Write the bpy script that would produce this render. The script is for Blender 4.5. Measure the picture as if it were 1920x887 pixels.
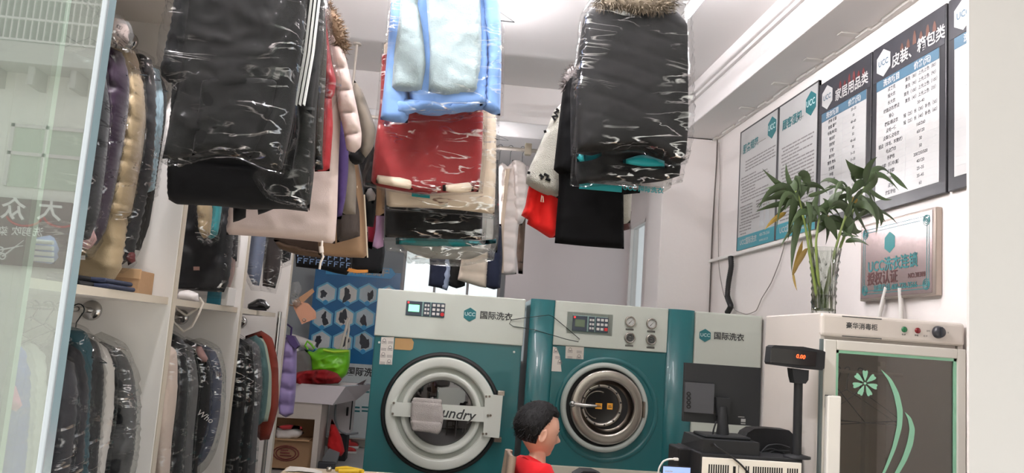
import bpy, bmesh, math, random
import numpy as np
from mathutils import Vector, Matrix, noise
from mathutils.geometry import delaunay_2d_cdt

S = bpy.context.scene
COL = S.collection
for o in list(bpy.data.objects):
    bpy.data.objects.remove(o)

# ------------------------------------------------------------------ camera
F, YAW, PITCH, ROLL, EYE = 1528.0, .083, .12826, .0716, 1.5
cy, sy, cp, sp, cr, sr = math.cos(YAW), math.sin(YAW), math.cos(PITCH), math.sin(PITCH), math.cos(ROLL), math.sin(ROLL)
FW = np.array([sy * cp, cy * cp, sp])
R0 = np.array([cy, -sy, 0.0])
U0 = np.cross(R0, FW)
RT, UP = cr * R0 + sr * U0, -sr * R0 + cr * U0
CAM = np.array([0, 0, EYE])
cam = bpy.data.cameras.new('camera')
cam.sensor_width = 36.0
cam.lens = F / 1920 * 36
cam.clip_start = .05
co = bpy.data.objects.new('camera', cam)
COL.objects.link(co)
M4 = Matrix(((RT[0], UP[0], -FW[0], 0), (RT[1], UP[1], -FW[1], 0), (RT[2], UP[2], -FW[2], EYE), (0, 0, 0, 1)))
co.matrix_world = M4
S.camera = co


def ray(px, py):
    return FW * F + RT * (px - 960) - UP * (py - 443.5)


def PY(px, py, Y):
    r = ray(px, py)
    return CAM + r * (Y / r[1])


def PX(px, py, X):
    r = ray(px, py)
    return CAM + r * (X / r[0])


def PZ(px, py, Z):
    r = ray(px, py)
    return CAM + r * ((Z - EYE) / r[2])


# ------------------------------------------------------------------ light and exposure
S.view_settings.view_transform = 'Standard'
S.view_settings.look = 'None'
S.view_settings.gamma = 1
S.view_settings.use_curve_mapping = False
S.view_settings.exposure = 0.65
cyc = S.cycles
cyc.use_denoising = True
cyc.sampling_pattern = 'TABULATED_SOBOL'
cyc.use_adaptive_sampling = False
cyc.max_bounces = 10
cyc.diffuse_bounces = 6
cyc.glossy_bounces = 4
cyc.transmission_bounces = 8
cyc.transparent_max_bounces = 32
cyc.caustics_reflective = False
cyc.caustics_refractive = False
cyc.sample_clamp_indirect = 3
W = bpy.data.worlds.new('sky')
S.world = W
W.use_nodes = True
bg = W.node_tree.nodes['Background']
bg.inputs[0].default_value = (.93, .97, 1.0, 1)
bg.inputs[1].default_value = 0.85


def lamp(name, typ, loc, direction, energy, color=(1, 1, 1)):
    l = bpy.data.lights.new(name, typ)
    l.energy = energy
    l.color = color
    o = bpy.data.objects.new(name, l)
    COL.objects.link(o)
    o.location = loc
    o.rotation_euler = Vector(direction).to_track_quat('-Z', 'Y').to_euler()
    return o


sun = lamp('sun', 'SUN', (0, -3, 8), (.5, .6, -.9), 8.0, (1, .98, .95))
sun.data.angle = .02


# ------------------------------------------------------------------ materials
def lin(c):
    return tuple(((v / 255) / 12.92 if v / 255 <= .04045 else ((v / 255 + .055) / 1.055) ** 2.4) for v in c) + (1,)


MATS = {}


def mat(name, rgb, rough=.6, metal=0.0, bump=0.0, bscale=60.0, var=.05, vscale=6.0, sheen=0.0, coat=0.0, spec=.5, stretch=(1, 1, 1)):
    if name in MATS:
        return MATS[name]
    m = bpy.data.materials.new(name)
    m.use_nodes = True
    n, l = m.node_tree.nodes, m.node_tree.links
    b = n['Principled BSDF']
    c = lin(rgb)
    tc = n.new('ShaderNodeTexCoord')
    mp = n.new('ShaderNodeMapping')
    mp.inputs['Scale'].default_value = stretch
    l.new(tc.outputs['Object'], mp.inputs[0])
    nz = n.new('ShaderNodeTexNoise')
    nz.inputs['Scale'].default_value = vscale
    nz.inputs['Detail'].default_value = 5
    l.new(mp.outputs[0], nz.inputs['Vector'])
    mx = n.new('ShaderNodeMix')
    mx.data_type = 'RGBA'
    mx.inputs['A'].default_value = tuple(v * (1 - var) for v in c[:3]) + (1,)
    mx.inputs['B'].default_value = tuple(min(1, v * (1 + var)) for v in c[:3]) + (1,)
    l.new(nz.outputs['Fac'], mx.inputs['Factor'])
    l.new(mx.outputs['Result'], b.inputs['Base Color'])
    b.inputs['Roughness'].default_value = rough
    b.inputs['Metallic'].default_value = metal
    b.inputs['Specular IOR Level'].default_value = spec
    b.inputs['Sheen Weight'].default_value = sheen
    b.inputs['Coat Weight'].default_value = coat
    if bump:
        nb = n.new('ShaderNodeTexNoise')
        nb.inputs['Scale'].default_value = bscale
        nb.inputs['Detail'].default_value = 4
        l.new(mp.outputs[0], nb.inputs['Vector'])
        bp = n.new('ShaderNodeBump')
        bp.inputs['Strength'].default_value = bump
        bp.inputs['Distance'].default_value = .02
        l.new(nb.outputs['Fac'], bp.inputs['Height'])
        l.new(bp.outputs[0], b.inputs['Normal'])
    MATS[name] = m
    return m


def film(name, tint=(250, 250, 250), gain=.13, streak=.72, rough=.12, scale=2.8, bump=.8, haze=.012, hz=(225, 225, 225)):
    """thin clear plastic: transparent sheet, faint shine, bright crinkle streaks"""
    if name in MATS:
        return MATS[name]
    m = bpy.data.materials.new(name)
    m.use_nodes = True
    n, l = m.node_tree.nodes, m.node_tree.links
    n.remove(n['Principled BSDF'])
    out = n['Material Output']
    tr = n.new('ShaderNodeBsdfTransparent')
    tr.inputs[0].default_value = lin(tint)
    gl = n.new('ShaderNodeBsdfGlossy')
    gl.inputs['Roughness'].default_value = rough
    df = n.new('ShaderNodeBsdfDiffuse')
    df.inputs[0].default_value = lin(hz)
    tc = n.new('ShaderNodeTexCoord')
    mp = n.new('ShaderNodeMapping')
    mp.inputs['Rotation'].default_value = (.0, .6, .0)
    mp.inputs['Scale'].default_value = (1.0, 1, 2.2)
    l.new(tc.outputs['Object'], mp.inputs[0])
    nz = n.new('ShaderNodeTexNoise')
    nz.noise_type = 'RIDGED_MULTIFRACTAL'
    nz.inputs['Scale'].default_value = scale
    nz.inputs['Detail'].default_value = 2.5
    nz.inputs['Distortion'].default_value = .5
    l.new(mp.outputs[0], nz.inputs['Vector'])
    bp = n.new('ShaderNodeBump')
    bp.inputs['Strength'].default_value = bump
    bp.inputs['Distance'].default_value = .02
    l.new(nz.outputs['Fac'], bp.inputs['Height'])
    l.new(bp.outputs[0], gl.inputs['Normal'])
    # streaks: crinkle highlights drawn by a gloss mask, only in patches
    wv = n.new('ShaderNodeTexNoise')
    wv.inputs['Scale'].default_value = scale * 2.3
    wv.inputs['Detail'].default_value = 3
    wv.inputs['Distortion'].default_value = 1.2
    mp2 = n.new('ShaderNodeMapping')
    mp2.inputs['Rotation'].default_value = (0, .75, 0)
    mp2.inputs['Scale'].default_value = (.45, 1, 2.6)
    l.new(tc.outputs['Object'], mp2.inputs[0])
    l.new(mp2.outputs[0], wv.inputs['Vector'])
    s1 = n.new('ShaderNodeMath')
    s1.operation = 'SUBTRACT'
    s1.inputs[1].default_value = .5
    l.new(wv.outputs['Fac'], s1.inputs[0])
    s2 = n.new('ShaderNodeMath')
    s2.operation = 'ABSOLUTE'
    l.new(s1.outputs[0], s2.inputs[0])
    mr = n.new('ShaderNodeMapRange')
    mr.inputs['From Min'].default_value = .0
    mr.inputs['From Max'].default_value = .03
    mr.inputs['To Min'].default_value = 1
    mr.inputs['To Max'].default_value = 0
    l.new(s2.outputs[0], mr.inputs[0])
    pn = n.new('ShaderNodeTexNoise')
    pn.inputs['Scale'].default_value = scale * 1.1
    l.new(tc.outputs['Object'], pn.inputs['Vector'])
    m3 = n.new('ShaderNodeMapRange')
    m3.inputs['From Min'].default_value = .45
    m3.inputs['From Max'].default_value = .6
    l.new(pn.outputs['Fac'], m3.inputs[0])
    mm = n.new('ShaderNodeMath')
    mm.operation = 'MULTIPLY'
    l.new(mr.outputs[0], mm.inputs[0])
    l.new(m3.outputs[0], mm.inputs[1])
    m4 = n.new('ShaderNodeMath')
    m4.operation = 'MULTIPLY'
    m4.inputs[1].default_value = streak
    l.new(mm.outputs[0], m4.inputs[0])
    fr = n.new('ShaderNodeFresnel')
    fr.inputs['IOR'].default_value = 1.45
    ma = n.new('ShaderNodeMath')
    ma.operation = 'MULTIPLY_ADD'
    ma.use_clamp = True
    ma.inputs[1].default_value = gain
    l.new(fr.outputs[0], ma.inputs[0])
    l.new(m4.outputs[0], ma.inputs[2])
    m1 = n.new('ShaderNodeMixShader')
    m1.inputs[0].default_value = haze
    l.new(tr.outputs[0], m1.inputs[1])
    l.new(df.outputs[0], m1.inputs[2])
    m2 = n.new('ShaderNodeMixShader')
    l.new(ma.outputs[0], m2.inputs[0])
    l.new(m1.outputs[0], m2.inputs[1])
    l.new(gl.outputs[0], m2.inputs[2])
    l.new(m2.outputs[0], out.inputs[0])
    MATS[name] = m
    return m


def glassmat(name, tint=(235, 245, 240), refl=.08, gain=1.0, rough=.0, veil=0.0):
    if name in MATS:
        return MATS[name]
    m = bpy.data.materials.new(name)
    m.use_nodes = True
    n, l = m.node_tree.nodes, m.node_tree.links
    n.remove(n['Principled BSDF'])
    tr = n.new('ShaderNodeBsdfTransparent')
    tr.inputs[0].default_value = lin(tint)
    gl = n.new('ShaderNodeBsdfGlossy')
    gl.inputs['Roughness'].default_value = rough
    fr = n.new('ShaderNodeFresnel')
    fr.inputs['IOR'].default_value = 1.5
    ma = n.new('ShaderNodeMath')
    ma.operation = 'MULTIPLY_ADD'
    ma.use_clamp = True
    ma.inputs[1].default_value = gain
    ma.inputs[2].default_value = refl
    l.new(fr.outputs[0], ma.inputs[0])
    mx = n.new('ShaderNodeMixShader')
    l.new(ma.outputs[0], mx.inputs[0])
    l.new(tr.outputs[0], mx.inputs[1])
    l.new(gl.outputs[0], mx.inputs[2])
    if veil:  # whitish reflection veil painted into the glass as a diffuse mix
        df = n.new('ShaderNodeBsdfDiffuse')
        df.inputs[0].default_value = lin((225, 226, 220))
        md = n.new('ShaderNodeMixShader')
        md.inputs[0].default_value = veil
        l.new(tr.outputs[0], md.inputs[1])
        l.new(df.outputs[0], md.inputs[2])
        l.new(md.outputs[0], mx.inputs[1])
    l.new(mx.outputs[0], n['Material Output'].inputs[0])
    MATS[name] = m
    return m


def emit(name, rgb, s):
    if name in MATS:
        return MATS[name]
    m = bpy.data.materials.new(name)
    m.use_nodes = True
    b = m.node_tree.nodes['Principled BSDF']
    b.inputs['Base Color'].default_value = lin(rgb)
    b.inputs['Emission Color'].default_value = lin(rgb)
    b.inputs['Emission Strength'].default_value = s
    MATS[name] = m
    return m


# ------------------------------------------------------------------ builders
class Fr:
    """local frame: s to the viewer's right, t up, d towards the viewer"""
    def __init__(self, O, u, w, n):
        self.O, self.u, self.w, self.n = (np.array(a, float) for a in (O, u, w, n))

    def W(self, s, t, d=0.0):
        return self.O + self.u * s + self.w * t + self.n * d

    def at(self, px, py, d=0.0):
        r = ray(px, py)
        O = self.O + self.n * d
        k = ((O - CAM) @ self.n) / (r @ self.n)
        p = CAM + r * k - O
        return float(p @ self.u), float(p @ self.w)


ID = Fr((0, 0, 0), (1, 0, 0), (0, 1, 0), (0, 0, 1))


def front(Y, ang=0.0):
    return Fr((0, Y, 0), (math.cos(ang), math.sin(ang), 0), (0, 0, 1), (math.sin(ang), -math.cos(ang), 0))


ORG = {}


class MB:
    def __init__(self, fr=ID):
        self.fr, self.v, self.f, self.sm = fr, [], [], []

    def add(self, vs, fs, smooth=False):
        k = len(self.v)
        self.v += [tuple(self.fr.W(*p)) for p in vs]
        self.f += [[i + k for i in f] for f in fs]
        self.sm += [smooth] * len(fs)
        return self

    def raw(self, vs, fs, smooth=False):
        k = len(self.v)
        self.v += [tuple(p) for p in vs]
        self.f += [[i + k for i in f] for f in fs]
        self.sm += [smooth] * len(fs)
        return self

    def box(self, a, b, bev=0.0, seg=2):
        bm = bmesh.new()
        bmesh.ops.create_cube(bm, size=1)
        lo = [min(a[i], b[i]) for i in range(3)]
        hi = [max(a[i], b[i]) for i in range(3)]
        for v in bm.verts:
            for i in range(3):
                v.co[i] = lo[i] if v.co[i] < 0 else hi[i]
        if bev:
            bev = min(bev, .45 * min(hi[i] - lo[i] for i in range(3)))
            bmesh.ops.bevel(bm, geom=bm.edges[:], offset=bev, segments=seg, affect='EDGES', profile=.5)
        return self.bm(bm, False)

    def bm(self, bm, smooth=True):
        bm.verts.index_update()
        self.add([v.co[:] for v in bm.verts], [[v.index for v in f.verts] for f in bm.faces], smooth)
        bm.free()
        return self

    def tube(self, pts, r, seg=8, cap=True, closed=False):
        pts = [Vector(p) for p in pts]
        n = len(pts)
        rs = r if isinstance(r, (list, tuple)) else [r] * n
        vs, fs = [], []
        prev = None
        for i, p in enumerate(pts):
            if closed:
                t = pts[(i + 1) % n] - pts[i - 1]
            else:
                t = pts[min(i + 1, n - 1)] - pts[max(i - 1, 0)]
            t.normalize()
            if prev is None:
                a = Vector((0, 0, 1)) if abs(t.z) < .9 else Vector((1, 0, 0))
                x = t.cross(a).normalized()
            else:
                x = (prev - t * prev.dot(t)).normalized()
            prev = x
            y = t.cross(x)
            for k in range(seg):
                a = 2 * math.pi * k / seg
                vs.append(tuple(p + (x * math.cos(a) + y * math.sin(a)) * rs[i]))
        for i in range(n if closed else n - 1):
            j = (i + 1) % n
            for k in range(seg):
                fs.append([i * seg + k, i * seg + (k + 1) % seg, j * seg + (k + 1) % seg, j * seg + k])
        self.add(vs, fs, True)
        if cap and not closed:
            self.add([vs[k] for k in range(seg)], [list(range(seg))[::-1]])
            self.add([vs[(n - 1) * seg + k] for k in range(seg)], [list(range(seg))])
        return self

    def lathe(self, prof, c=(0, 0, 0), ax=2, seg=48, smooth=True):
        """prof: (radius, height) along local axis ax"""
        o = [(1, 2, 0), (2, 0, 1), (0, 1, 2)][ax]
        vs, fs = [], []
        for r, h in prof:
            for k in range(seg):
                a = 2 * math.pi * k / seg
                p = [0, 0, 0]
                p[o[0]], p[o[1]], p[o[2]] = r * math.cos(a), r * math.sin(a), h
                vs.append((p[0] + c[0], p[1] + c[1], p[2] + c[2]))
        for i in range(len(prof) - 1):
            for k in range(seg):
                fs.append([i * seg + k, i * seg + (k + 1) % seg, (i + 1) * seg + (k + 1) % seg, (i + 1) * seg + k])
        return self.add(vs, fs, smooth)

    def disc(self, c, r, d0, d1, seg=32):
        """short cylinder along d, c=(s,t)"""
        return self.lathe([(0, d0), (r, d0), (r, d1), (0, d1)], (c[0], c[1], 0), 2, seg, False)

    def prism(self, poly, d0, d1):
        n = len(poly)
        ar = sum(poly[i][0] * poly[(i + 1) % n][1] - poly[(i + 1) % n][0] * poly[i][1] for i in range(n))
        if ar < 0:
            poly = poly[::-1]
        lo, hi = min(d0, d1), max(d0, d1)
        vs = [(p[0], p[1], lo) for p in poly] + [(p[0], p[1], hi) for p in poly]
        fs = [list(range(n))[::-1], list(range(n, 2 * n))] + [[i, (i + 1) % n, n + (i + 1) % n, n + i] for i in range(n)]
        return self.add(vs, fs)

    def text(self, body, size, s, t, d=.001, align='LEFT', bold=0.0, shear=0.0, rot=0.0, sx=1.0):
        c = bpy.data.curves.new('t', 'FONT')
        c.body = body
        c.size = size
        c.align_x = align
        c.align_y = 'CENTER'
        c.offset = bold * size
        c.shear = shear
        c.resolution_u = 2
        o = bpy.data.objects.new('t', c)
        COL.objects.link(o)
        dg = bpy.context.evaluated_depsgraph_get()
        m = bpy.data.meshes.new_from_object(o.evaluated_get(dg))
        ca, sa = math.cos(rot), math.sin(rot)
        self.add([(s + (v.co.x * ca * sx - v.co.y * sa), t + (v.co.x * sa * sx + v.co.y * ca), d) for v in m.vertices],
                 [list(p.vertices) for p in m.polygons])
        bpy.data.objects.remove(o)
        bpy.data.curves.remove(c)
        bpy.data.meshes.remove(m)
        return self

    def build(self, name, m, parent=None, label=None, smooth=None):
        me = bpy.data.meshes.new(name)
        a = np.array(self.v, float).reshape(-1, 3)
        if parent is not None:
            org = ORG[parent.name]
        else:
            lo, hi = a.min(0), a.max(0)
            org = np.array([(lo[0] + hi[0]) / 2, (lo[1] + hi[1]) / 2, lo[2]])
        me.from_pydata([tuple(p) for p in a - org], [], self.f)
        me.polygons.foreach_set('use_smooth', [bool(smooth) if smooth is not None else s for s in self.sm])
        me.update()
        o = bpy.data.objects.new(name, me)
        COL.objects.link(o)
        ORG[o.name] = org
        if parent is not None:
            o.parent = parent
        else:
            o.location = org
        me.materials.append(m)
        if label:
            o['label'] = label
        return o


def thing(name, label, cat, loc, group=None):
    o = bpy.data.objects.new(name, None)
    o.empty_display_size = .05
    COL.objects.link(o)
    o.location = tuple(loc)
    ORG[o.name] = np.array(loc, float)
    o['label'] = label
    o['category'] = cat
    if group:
        o['group'] = group
    return o


def tag(o, label, cat, group=None):
    o['label'] = label
    o['category'] = cat
    if group:
        o['group'] = group
    return o


def struct(o):
    o['kind'] = 'structure'
    return o


def catmull(pts, step, closed=True, sharp=0.0):
    """rounded resampling of a polygon"""
    pts = [np.array(p, float) for p in pts]
    n = len(pts)
    out = []
    for i in range(n if closed else n - 1):
        p0, p1, p2, p3 = (pts[(i + k) % n] if closed else pts[min(max(i + k, 0), n - 1)] for k in (-1, 0, 1, 2))
        L = np.linalg.norm(p2 - p1)
        k = max(1, int(round(L / step)))
        m1, m2 = (p2 - p0) * .35, (p3 - p1) * .35
        if sharp:
            def turn(a, b, c):
                u, v = b - a, c - b
                return abs(math.atan2(u[0] * v[1] - u[1] * v[0], float(u @ v)))
            if turn(p0[:2], p1[:2], p2[:2]) > sharp:
                m1 = (p2 - p1) * .5
            if turn(p1[:2], p2[:2], p3[:2]) > sharp:
                m2 = (p2 - p1) * .5
        for mm in (m1, m2):
            q = np.linalg.norm(mm)
            if q > L * .6:
                mm *= L * .6 / q
        for j in range(k):
            t = j / k
            h = 2 * t ** 3 - 3 * t ** 2 + 1, t ** 3 - 2 * t ** 2 + t, -2 * t ** 3 + 3 * t ** 2, t ** 3 - t ** 2
            out.append(h[0] * p1 + h[1] * m1 + h[2] * p2 + h[3] * m2)
    if not closed:
        out.append(pts[-1])
    return out


def inside(P, poly):
    x, y = P[:, 0], P[:, 1]
    r = np.zeros(len(P), bool)
    n = len(poly)
    for i in range(n):
        x0, y0 = poly[i]
        x1, y1 = poly[(i + 1) % n]
        if y0 == y1:
            continue
        c = ((y0 > y) != (y1 > y)) & (x < (x1 - x0) * (y - y0) / (y1 - y0) + x0)
        r ^= c
    return r


def edged(P, poly):
    d = np.full(len(P), 1e9)
    n = len(poly)
    for i in range(n):
        a, b = poly[i], poly[(i + 1) % n]
        ab = b - a
        t = np.clip(((P - a) @ ab) / max(1e-12, ab @ ab), 0, 1)
        q = a + t[:, None] * ab
        d = np.minimum(d, np.hypot(*(P - q).T))
    return d


def sheet2d(poly, step):
    poly = np.array(poly, float)
    lo, hi = poly.min(0), poly.max(0)
    g = []
    j = 0
    y = lo[1]
    while y < hi[1]:
        for x in np.arange(lo[0] + (step / 2 if j % 2 else 0), hi[0], step):
            g.append((x, y))
        y += step * .866
        j += 1
    g = np.array(g) if g else np.zeros((0, 2))
    if len(g):
        g = g[inside(g, poly)]
    if len(g):
        g = g[edged(g, poly) > step * .45]
    n = len(poly)
    vs = [Vector(p) for p in poly] + [Vector(p) for p in g]
    r = delaunay_2d_cdt(vs, [], [list(range(n))], 1, 1e-7)
    P = np.array([v[:] for v in r[0]])
    return P, [list(f) for f in r[2]]


def puffmesh(mb, poly, Y, th, step=.02, fold=.0, wr=.0, quilt=None, seed=0, rim=None, foldf=14.0, fr=None, smoothing=True, back=True):
    """thick soft slab hanging in the XZ plane round depth Y; poly in metres"""
    poly = catmull(poly, step, True, math.radians(48)) if smoothing else poly
    P, T = sheet2d(poly, step)
    e = edged(P, np.array(poly))
    if e.max() < 1e-5:                                            # narrow strip: plain slab
        n = len(P)
        fs = []
        cnt = {}
        for t in T:
            a, b, c = (P[i] for i in t)
            f = t if (b[0] - a[0]) * (c[1] - a[1]) - (b[1] - a[1]) * (c[0] - a[0]) > 0 else t[::-1]
            fs += [f, [i + n for i in f[::-1]]]
            for i in range(3):
                cnt[(f[i], f[(i + 1) % 3])] = 1
        fs += [[b, a, a + n, b + n] for (a, b) in cnt if (b, a) not in cnt]
        mb.raw([(x, Y - th / 2, z) for x, z in P] + [(x, Y + th / 2, z) for x, z in P], fs, False)
        return mb
    r = rim or min(th * .4, .022)
    k = 1 - np.clip(e / r, 0, 1)
    h = th / 2 * np.sqrt(np.clip(1 - k * k, 0, 1))
    bnd = e < 1e-5
    rs = random.Random(seed)
    ox, oz = rs.uniform(0, 50), rs.uniform(0, 50)
    soft = np.clip(e / (r * .8), 0, 1)
    fw = np.zeros(len(P))
    bk = np.zeros(len(P))
    for i, (x, z) in enumerate(P):
        a = 0
        if fold:
            w = noise.noise((x * 3 + ox, z * 1.2, oz)) * 1.6
            a += fold * math.sin(x * foldf * 6.28 / 4 + w * 3 + z * 2)
            a += fold * .6 * noise.noise((x * foldf + ox, z * 1.6, oz))
        if wr:
            q1 = 1 - 2 * abs(noise.noise((x * 5 + z * 4 + ox, z * 9 - x * 2, oz)))
            q2 = 1 - 2 * abs(noise.noise((x * 13 - z * 5 + ox, z * 17 + x * 4, oz + 5)))
            a += wr * (max(0, q1) ** 2.2 * .9 + max(0, q2) ** 2.2 * .5 - .45)
        if quilt:
            q, amp, tilt = quilt
            ph = (z + tilt * x + .012 * noise.noise((x * 9, z * 4, oz))) / q
            dd = abs(ph - round(ph)) * q
            a += amp * (.6 * abs(math.sin(math.pi * ph)) - 1.1 * math.exp(-(dd / .011) ** 2))
        fw[i] = a
        bk[i] = noise.noise((x * 6 + ox, z * 6, oz + 9)) * (wr + fold * .6)
    yf = Y - h - fw * soft
    yb = Y + h + bk * soft
    n = len(P)
    vs = []
    fi, bi = [0] * n, [0] * n
    for i, (x, z) in enumerate(P):
        fi[i] = len(vs)
        vs.append((x, Y if bnd[i] and back else yf[i], z))
        if bnd[i] or not back:
            bi[i] = fi[i]
        else:
            bi[i] = len(vs)
            vs.append((x, yb[i], z))
    fs = []
    for t in T:
        a, b, c = (P[i] for i in t)
        ccw = (b[0] - a[0]) * (c[1] - a[1]) - (b[1] - a[1]) * (c[0] - a[0]) > 0
        f = t if ccw else t[::-1]
        fs.append([fi[i] for i in f])
        if back:
            fs.append([bi[i] for i in f[::-1]])
    mb.raw(vs, fs, True)
    return mb


def expand(poly, d, dn=None):
    poly = np.array(poly, float)
    n = len(poly)
    ar = sum(poly[i][0] * poly[(i + 1) % n][1] - poly[(i + 1) % n][0] * poly[i][1] for i in range(n))
    if ar < 0:
        poly = poly[::-1]
    out = []
    for i in range(n):
        a, b, c = poly[i - 1], poly[i], poly[(i + 1) % n]
        n1 = np.array([(b - a)[1], -(b - a)[0]])
        n2 = np.array([(c - b)[1], -(c - b)[0]])
        n1 = n1 / (np.linalg.norm(n1) + 1e-9)
        n2 = n2 / (np.linalg.norm(n2) + 1e-9)
        m = n1 + n2
        m = m / (np.linalg.norm(m) + 1e-9)
        q = b + m * d
        if dn and m[1] < -.3:
            q = q + np.array([0, -dn])
        out.append(q)
    return out


def px2(outline, Y):
    return [(lambda p: (p[0], p[2]))(PY(x, y, Y)) for x, y in outline]


def hook(parent, X, Y, zs, zr, w=.19):
    """wire clothes hanger: hook over the rail at zr, shoulders at zs"""
    mb = MB()
    pts = [(X - .022, Y, zr - .004)]
    for k in range(9):
        a = math.pi - k * math.pi * 1.25 / 8
        pts.append((X + .02 * math.cos(a), Y, zr + .0145 + .02 * math.sin(a) - .016))
    pts += [(X, Y, zr - .045), (X, Y, zs + .05)]
    mb.tube(pts, .0022, 6)
    wl, wr_ = w if isinstance(w, tuple) else (w, w)
    mb.tube([(X, Y, zs + .05), (X - wl, Y, zs - .06), (X + wr_, Y, zs - .06)], .0022, 6, closed=True)
    return mb.build('hanger', mat('hanger wire', (40, 48, 50), .4, .6), parent)


def garment(name, label, cat, Y, parts, bag=None, hk=None, group=None, bagopt=None):
    """parts: (part name, pixel outline at depth Y, material, options); bag: pixel outline or 'auto'"""
    allp = [p for q in parts for p in px2(q[1], Y + q[3].get('dy', 0))]
    lo, hi = np.min(allp, 0), np.max(allp, 0)
    root = thing(name, label, cat, ((lo[0] + hi[0]) / 2, Y, lo[1]), group)
    main = None
    for pn, ol, m, op in parts:
        op = dict(op)
        dy = op.pop('dy', 0)
        lab = op.pop('label', None)
        op.setdefault('th', .07)
        op.setdefault('wr', .006)
        op.setdefault('seed', abs(int(ol[0][0] * 7 + ol[0][1] * 3)))
        op.setdefault('step', max(.012, .0052 * Y) * (.62 if op.get('quilt') else 1))
        mb = puffmesh(MB(), px2(ol, Y + dy), Y + dy, **op)
        mb.build(pn, m, root, lab)
    if bag is not None:
        bo = dict(th=.11, m=film('clear plastic film'), d=.012, dn=.02, wr=.016, fold=.006)
        bo.update(bagopt or {})
        base = px2(parts[0][1] if bag == 'auto' else bag, Y)
        poly = expand(base, bo['d'], bo['dn']) if bag == 'auto' else base
        mb = puffmesh(MB(), poly, Y, bo['th'], step=max(.014, .006 * Y), wr=bo['wr'], fold=bo['fold'], seed=int(Y * 100), foldf=9)
        mb.build('plastic_cover', bo['m'], root)
    if hk:
        hook(root, hk[0], Y, hk[1], hk[2], hk[3] if len(hk) > 3 else .19)
    return root


def fur(mb, pts, r, n, length, seed=0):
    """tufts round a soft core along a path"""
    rs = random.Random(seed)
    path = catmull(pts, .01, closed=False)
    mb.tube([tuple(p) for p in path], [r * (.75 + .35 * math.sin(math.pi * i / max(1, len(path) - 1))) for i in range(len(path))], 10)
    for _ in range(n):
        i = rs.randrange(len(path))
        p = Vector(path[i])
        d = Vector((rs.gauss(0, 1), rs.gauss(0, 1), rs.gauss(0, 1))).normalized()
        q = p + d * r * .85
        t = (d + Vector((rs.gauss(0, .4), rs.gauss(0, .4), rs.gauss(-.3, .4)))).normalized()
        s = t.cross(Vector((rs.random(), rs.random(), rs.random()))).normalized() * length * .1
        mb.raw([tuple(q - s), tuple(q + s), tuple(q + t * length)], [[0, 1, 2]])
    return mb

# ================================================================== SETTING
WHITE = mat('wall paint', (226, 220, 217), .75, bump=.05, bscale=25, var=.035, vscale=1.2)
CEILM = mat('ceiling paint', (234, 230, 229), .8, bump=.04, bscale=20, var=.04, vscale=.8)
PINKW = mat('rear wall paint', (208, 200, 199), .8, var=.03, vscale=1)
FLOORM = mat('grey floor tile', (176, 174, 172), .35, var=.12, vscale=3)
TRIMW = mat('white trim', (225, 222, 218), .5, var=.02)

struct(MB().box((-2.3, .9, -.1), (2.2, 11.7, 0)).build('floor', FLOORM))
struct(MB().box((-14, -8, -.12), (10, .9, -.02)).build('ground', mat('pale paving', (214, 210, 204), .8, bump=.1, bscale=15, var=.1, vscale=2)))
struct(MB().box((-2.3, .8, 3.5), (2.2, 11.7, 3.62)).build('ceiling', CEILM))
struct(MB().box((-1.65, 1.5, 0), (-1.55, 5.4, 3.5)).box((-2.3, 5.33, 0), (-1.65, 5.4, 3.5)).box((-2.3, 5.4, 0), (-2.2, 11.7, 3.5)).build('wall_left', WHITE))
m = MB()
for y0, y1, z0, z1 in ((2.412, 6.75, 0, 3.5), (6.75, 7.55, 0, .9), (6.75, 7.55, 2.9, 3.5), (7.55, 8.36, 0, 3.5),
                       (8.36, 9.06, 0, .9), (8.36, 9.06, 2.9, 3.5), (9.06, 11.7, 0, 3.5)):
    m.box((2.1, y0, z0), (2.2, y1, z1))
struct(m.build('wall_right', WHITE))
m = MB()
for x0, x1, z0, z1 in ((-2.3, -.55, 0, 3.5), (.85, 2.2, 0, 3.5), (-.55, .85, 0, 1.2), (-.55, .85, 2.75, 3.5)):
    m.box((x0, 11.6, z0), (x1, 11.7, z1))
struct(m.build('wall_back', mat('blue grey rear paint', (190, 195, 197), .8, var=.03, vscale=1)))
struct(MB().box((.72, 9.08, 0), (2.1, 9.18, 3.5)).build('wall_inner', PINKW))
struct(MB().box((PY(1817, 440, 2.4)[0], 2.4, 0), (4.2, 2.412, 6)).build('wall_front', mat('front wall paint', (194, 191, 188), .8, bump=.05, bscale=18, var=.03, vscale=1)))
struct(MB().box((-4, .8, 3.62), (4.2, .95, 9)).box((-4, .8, 0), (-1.66, .95, 3.62)).build('wall_facade_sunblock', WHITE))  # unseen facade, its height and side wing set to block the sun
# column and beams
struct(MB().box((1.674, 6.19, 0), (2.1, 6.6, 3.22), .006).build('trim_1', WHITE))
m = MB().box((1.79, .9, 3.22), (2.1, 6.19, 3.5), .006)
m.box((1.765, .9, 3.395), (1.79, 6.19, 3.42), .004).box((1.74, .9, 3.42), (1.79, 6.19, 3.5), .01)
struct(m.build('trim_2', CEILM))
struct(MB().box((-2.2, 6.19, 3.2), (2.1, 6.65, 3.5), .006).build('trim_3', CEILM))
m = MB()
for k in range(26):
    y = 3.1 + k * .12
    m.box((2.1 - .03 - .012 * math.sin(k * 2.3), y, 3.205), (2.1, y + .125, 3.222), .003)
for y in (5.3, 4.75, 4.3, 3.9):
    m.box((1.96, y, 3.212), (2.06, y + .05, 3.222), .003)
struct(m.build('trim_4', TRIMW))
z = PX(1362, 483, 2.1)[2]
struct(MB().box((2.07, 4.4, z - .012), (2.1, 6.19, z + .012), .004).build('trim_5', TRIMW))


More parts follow.
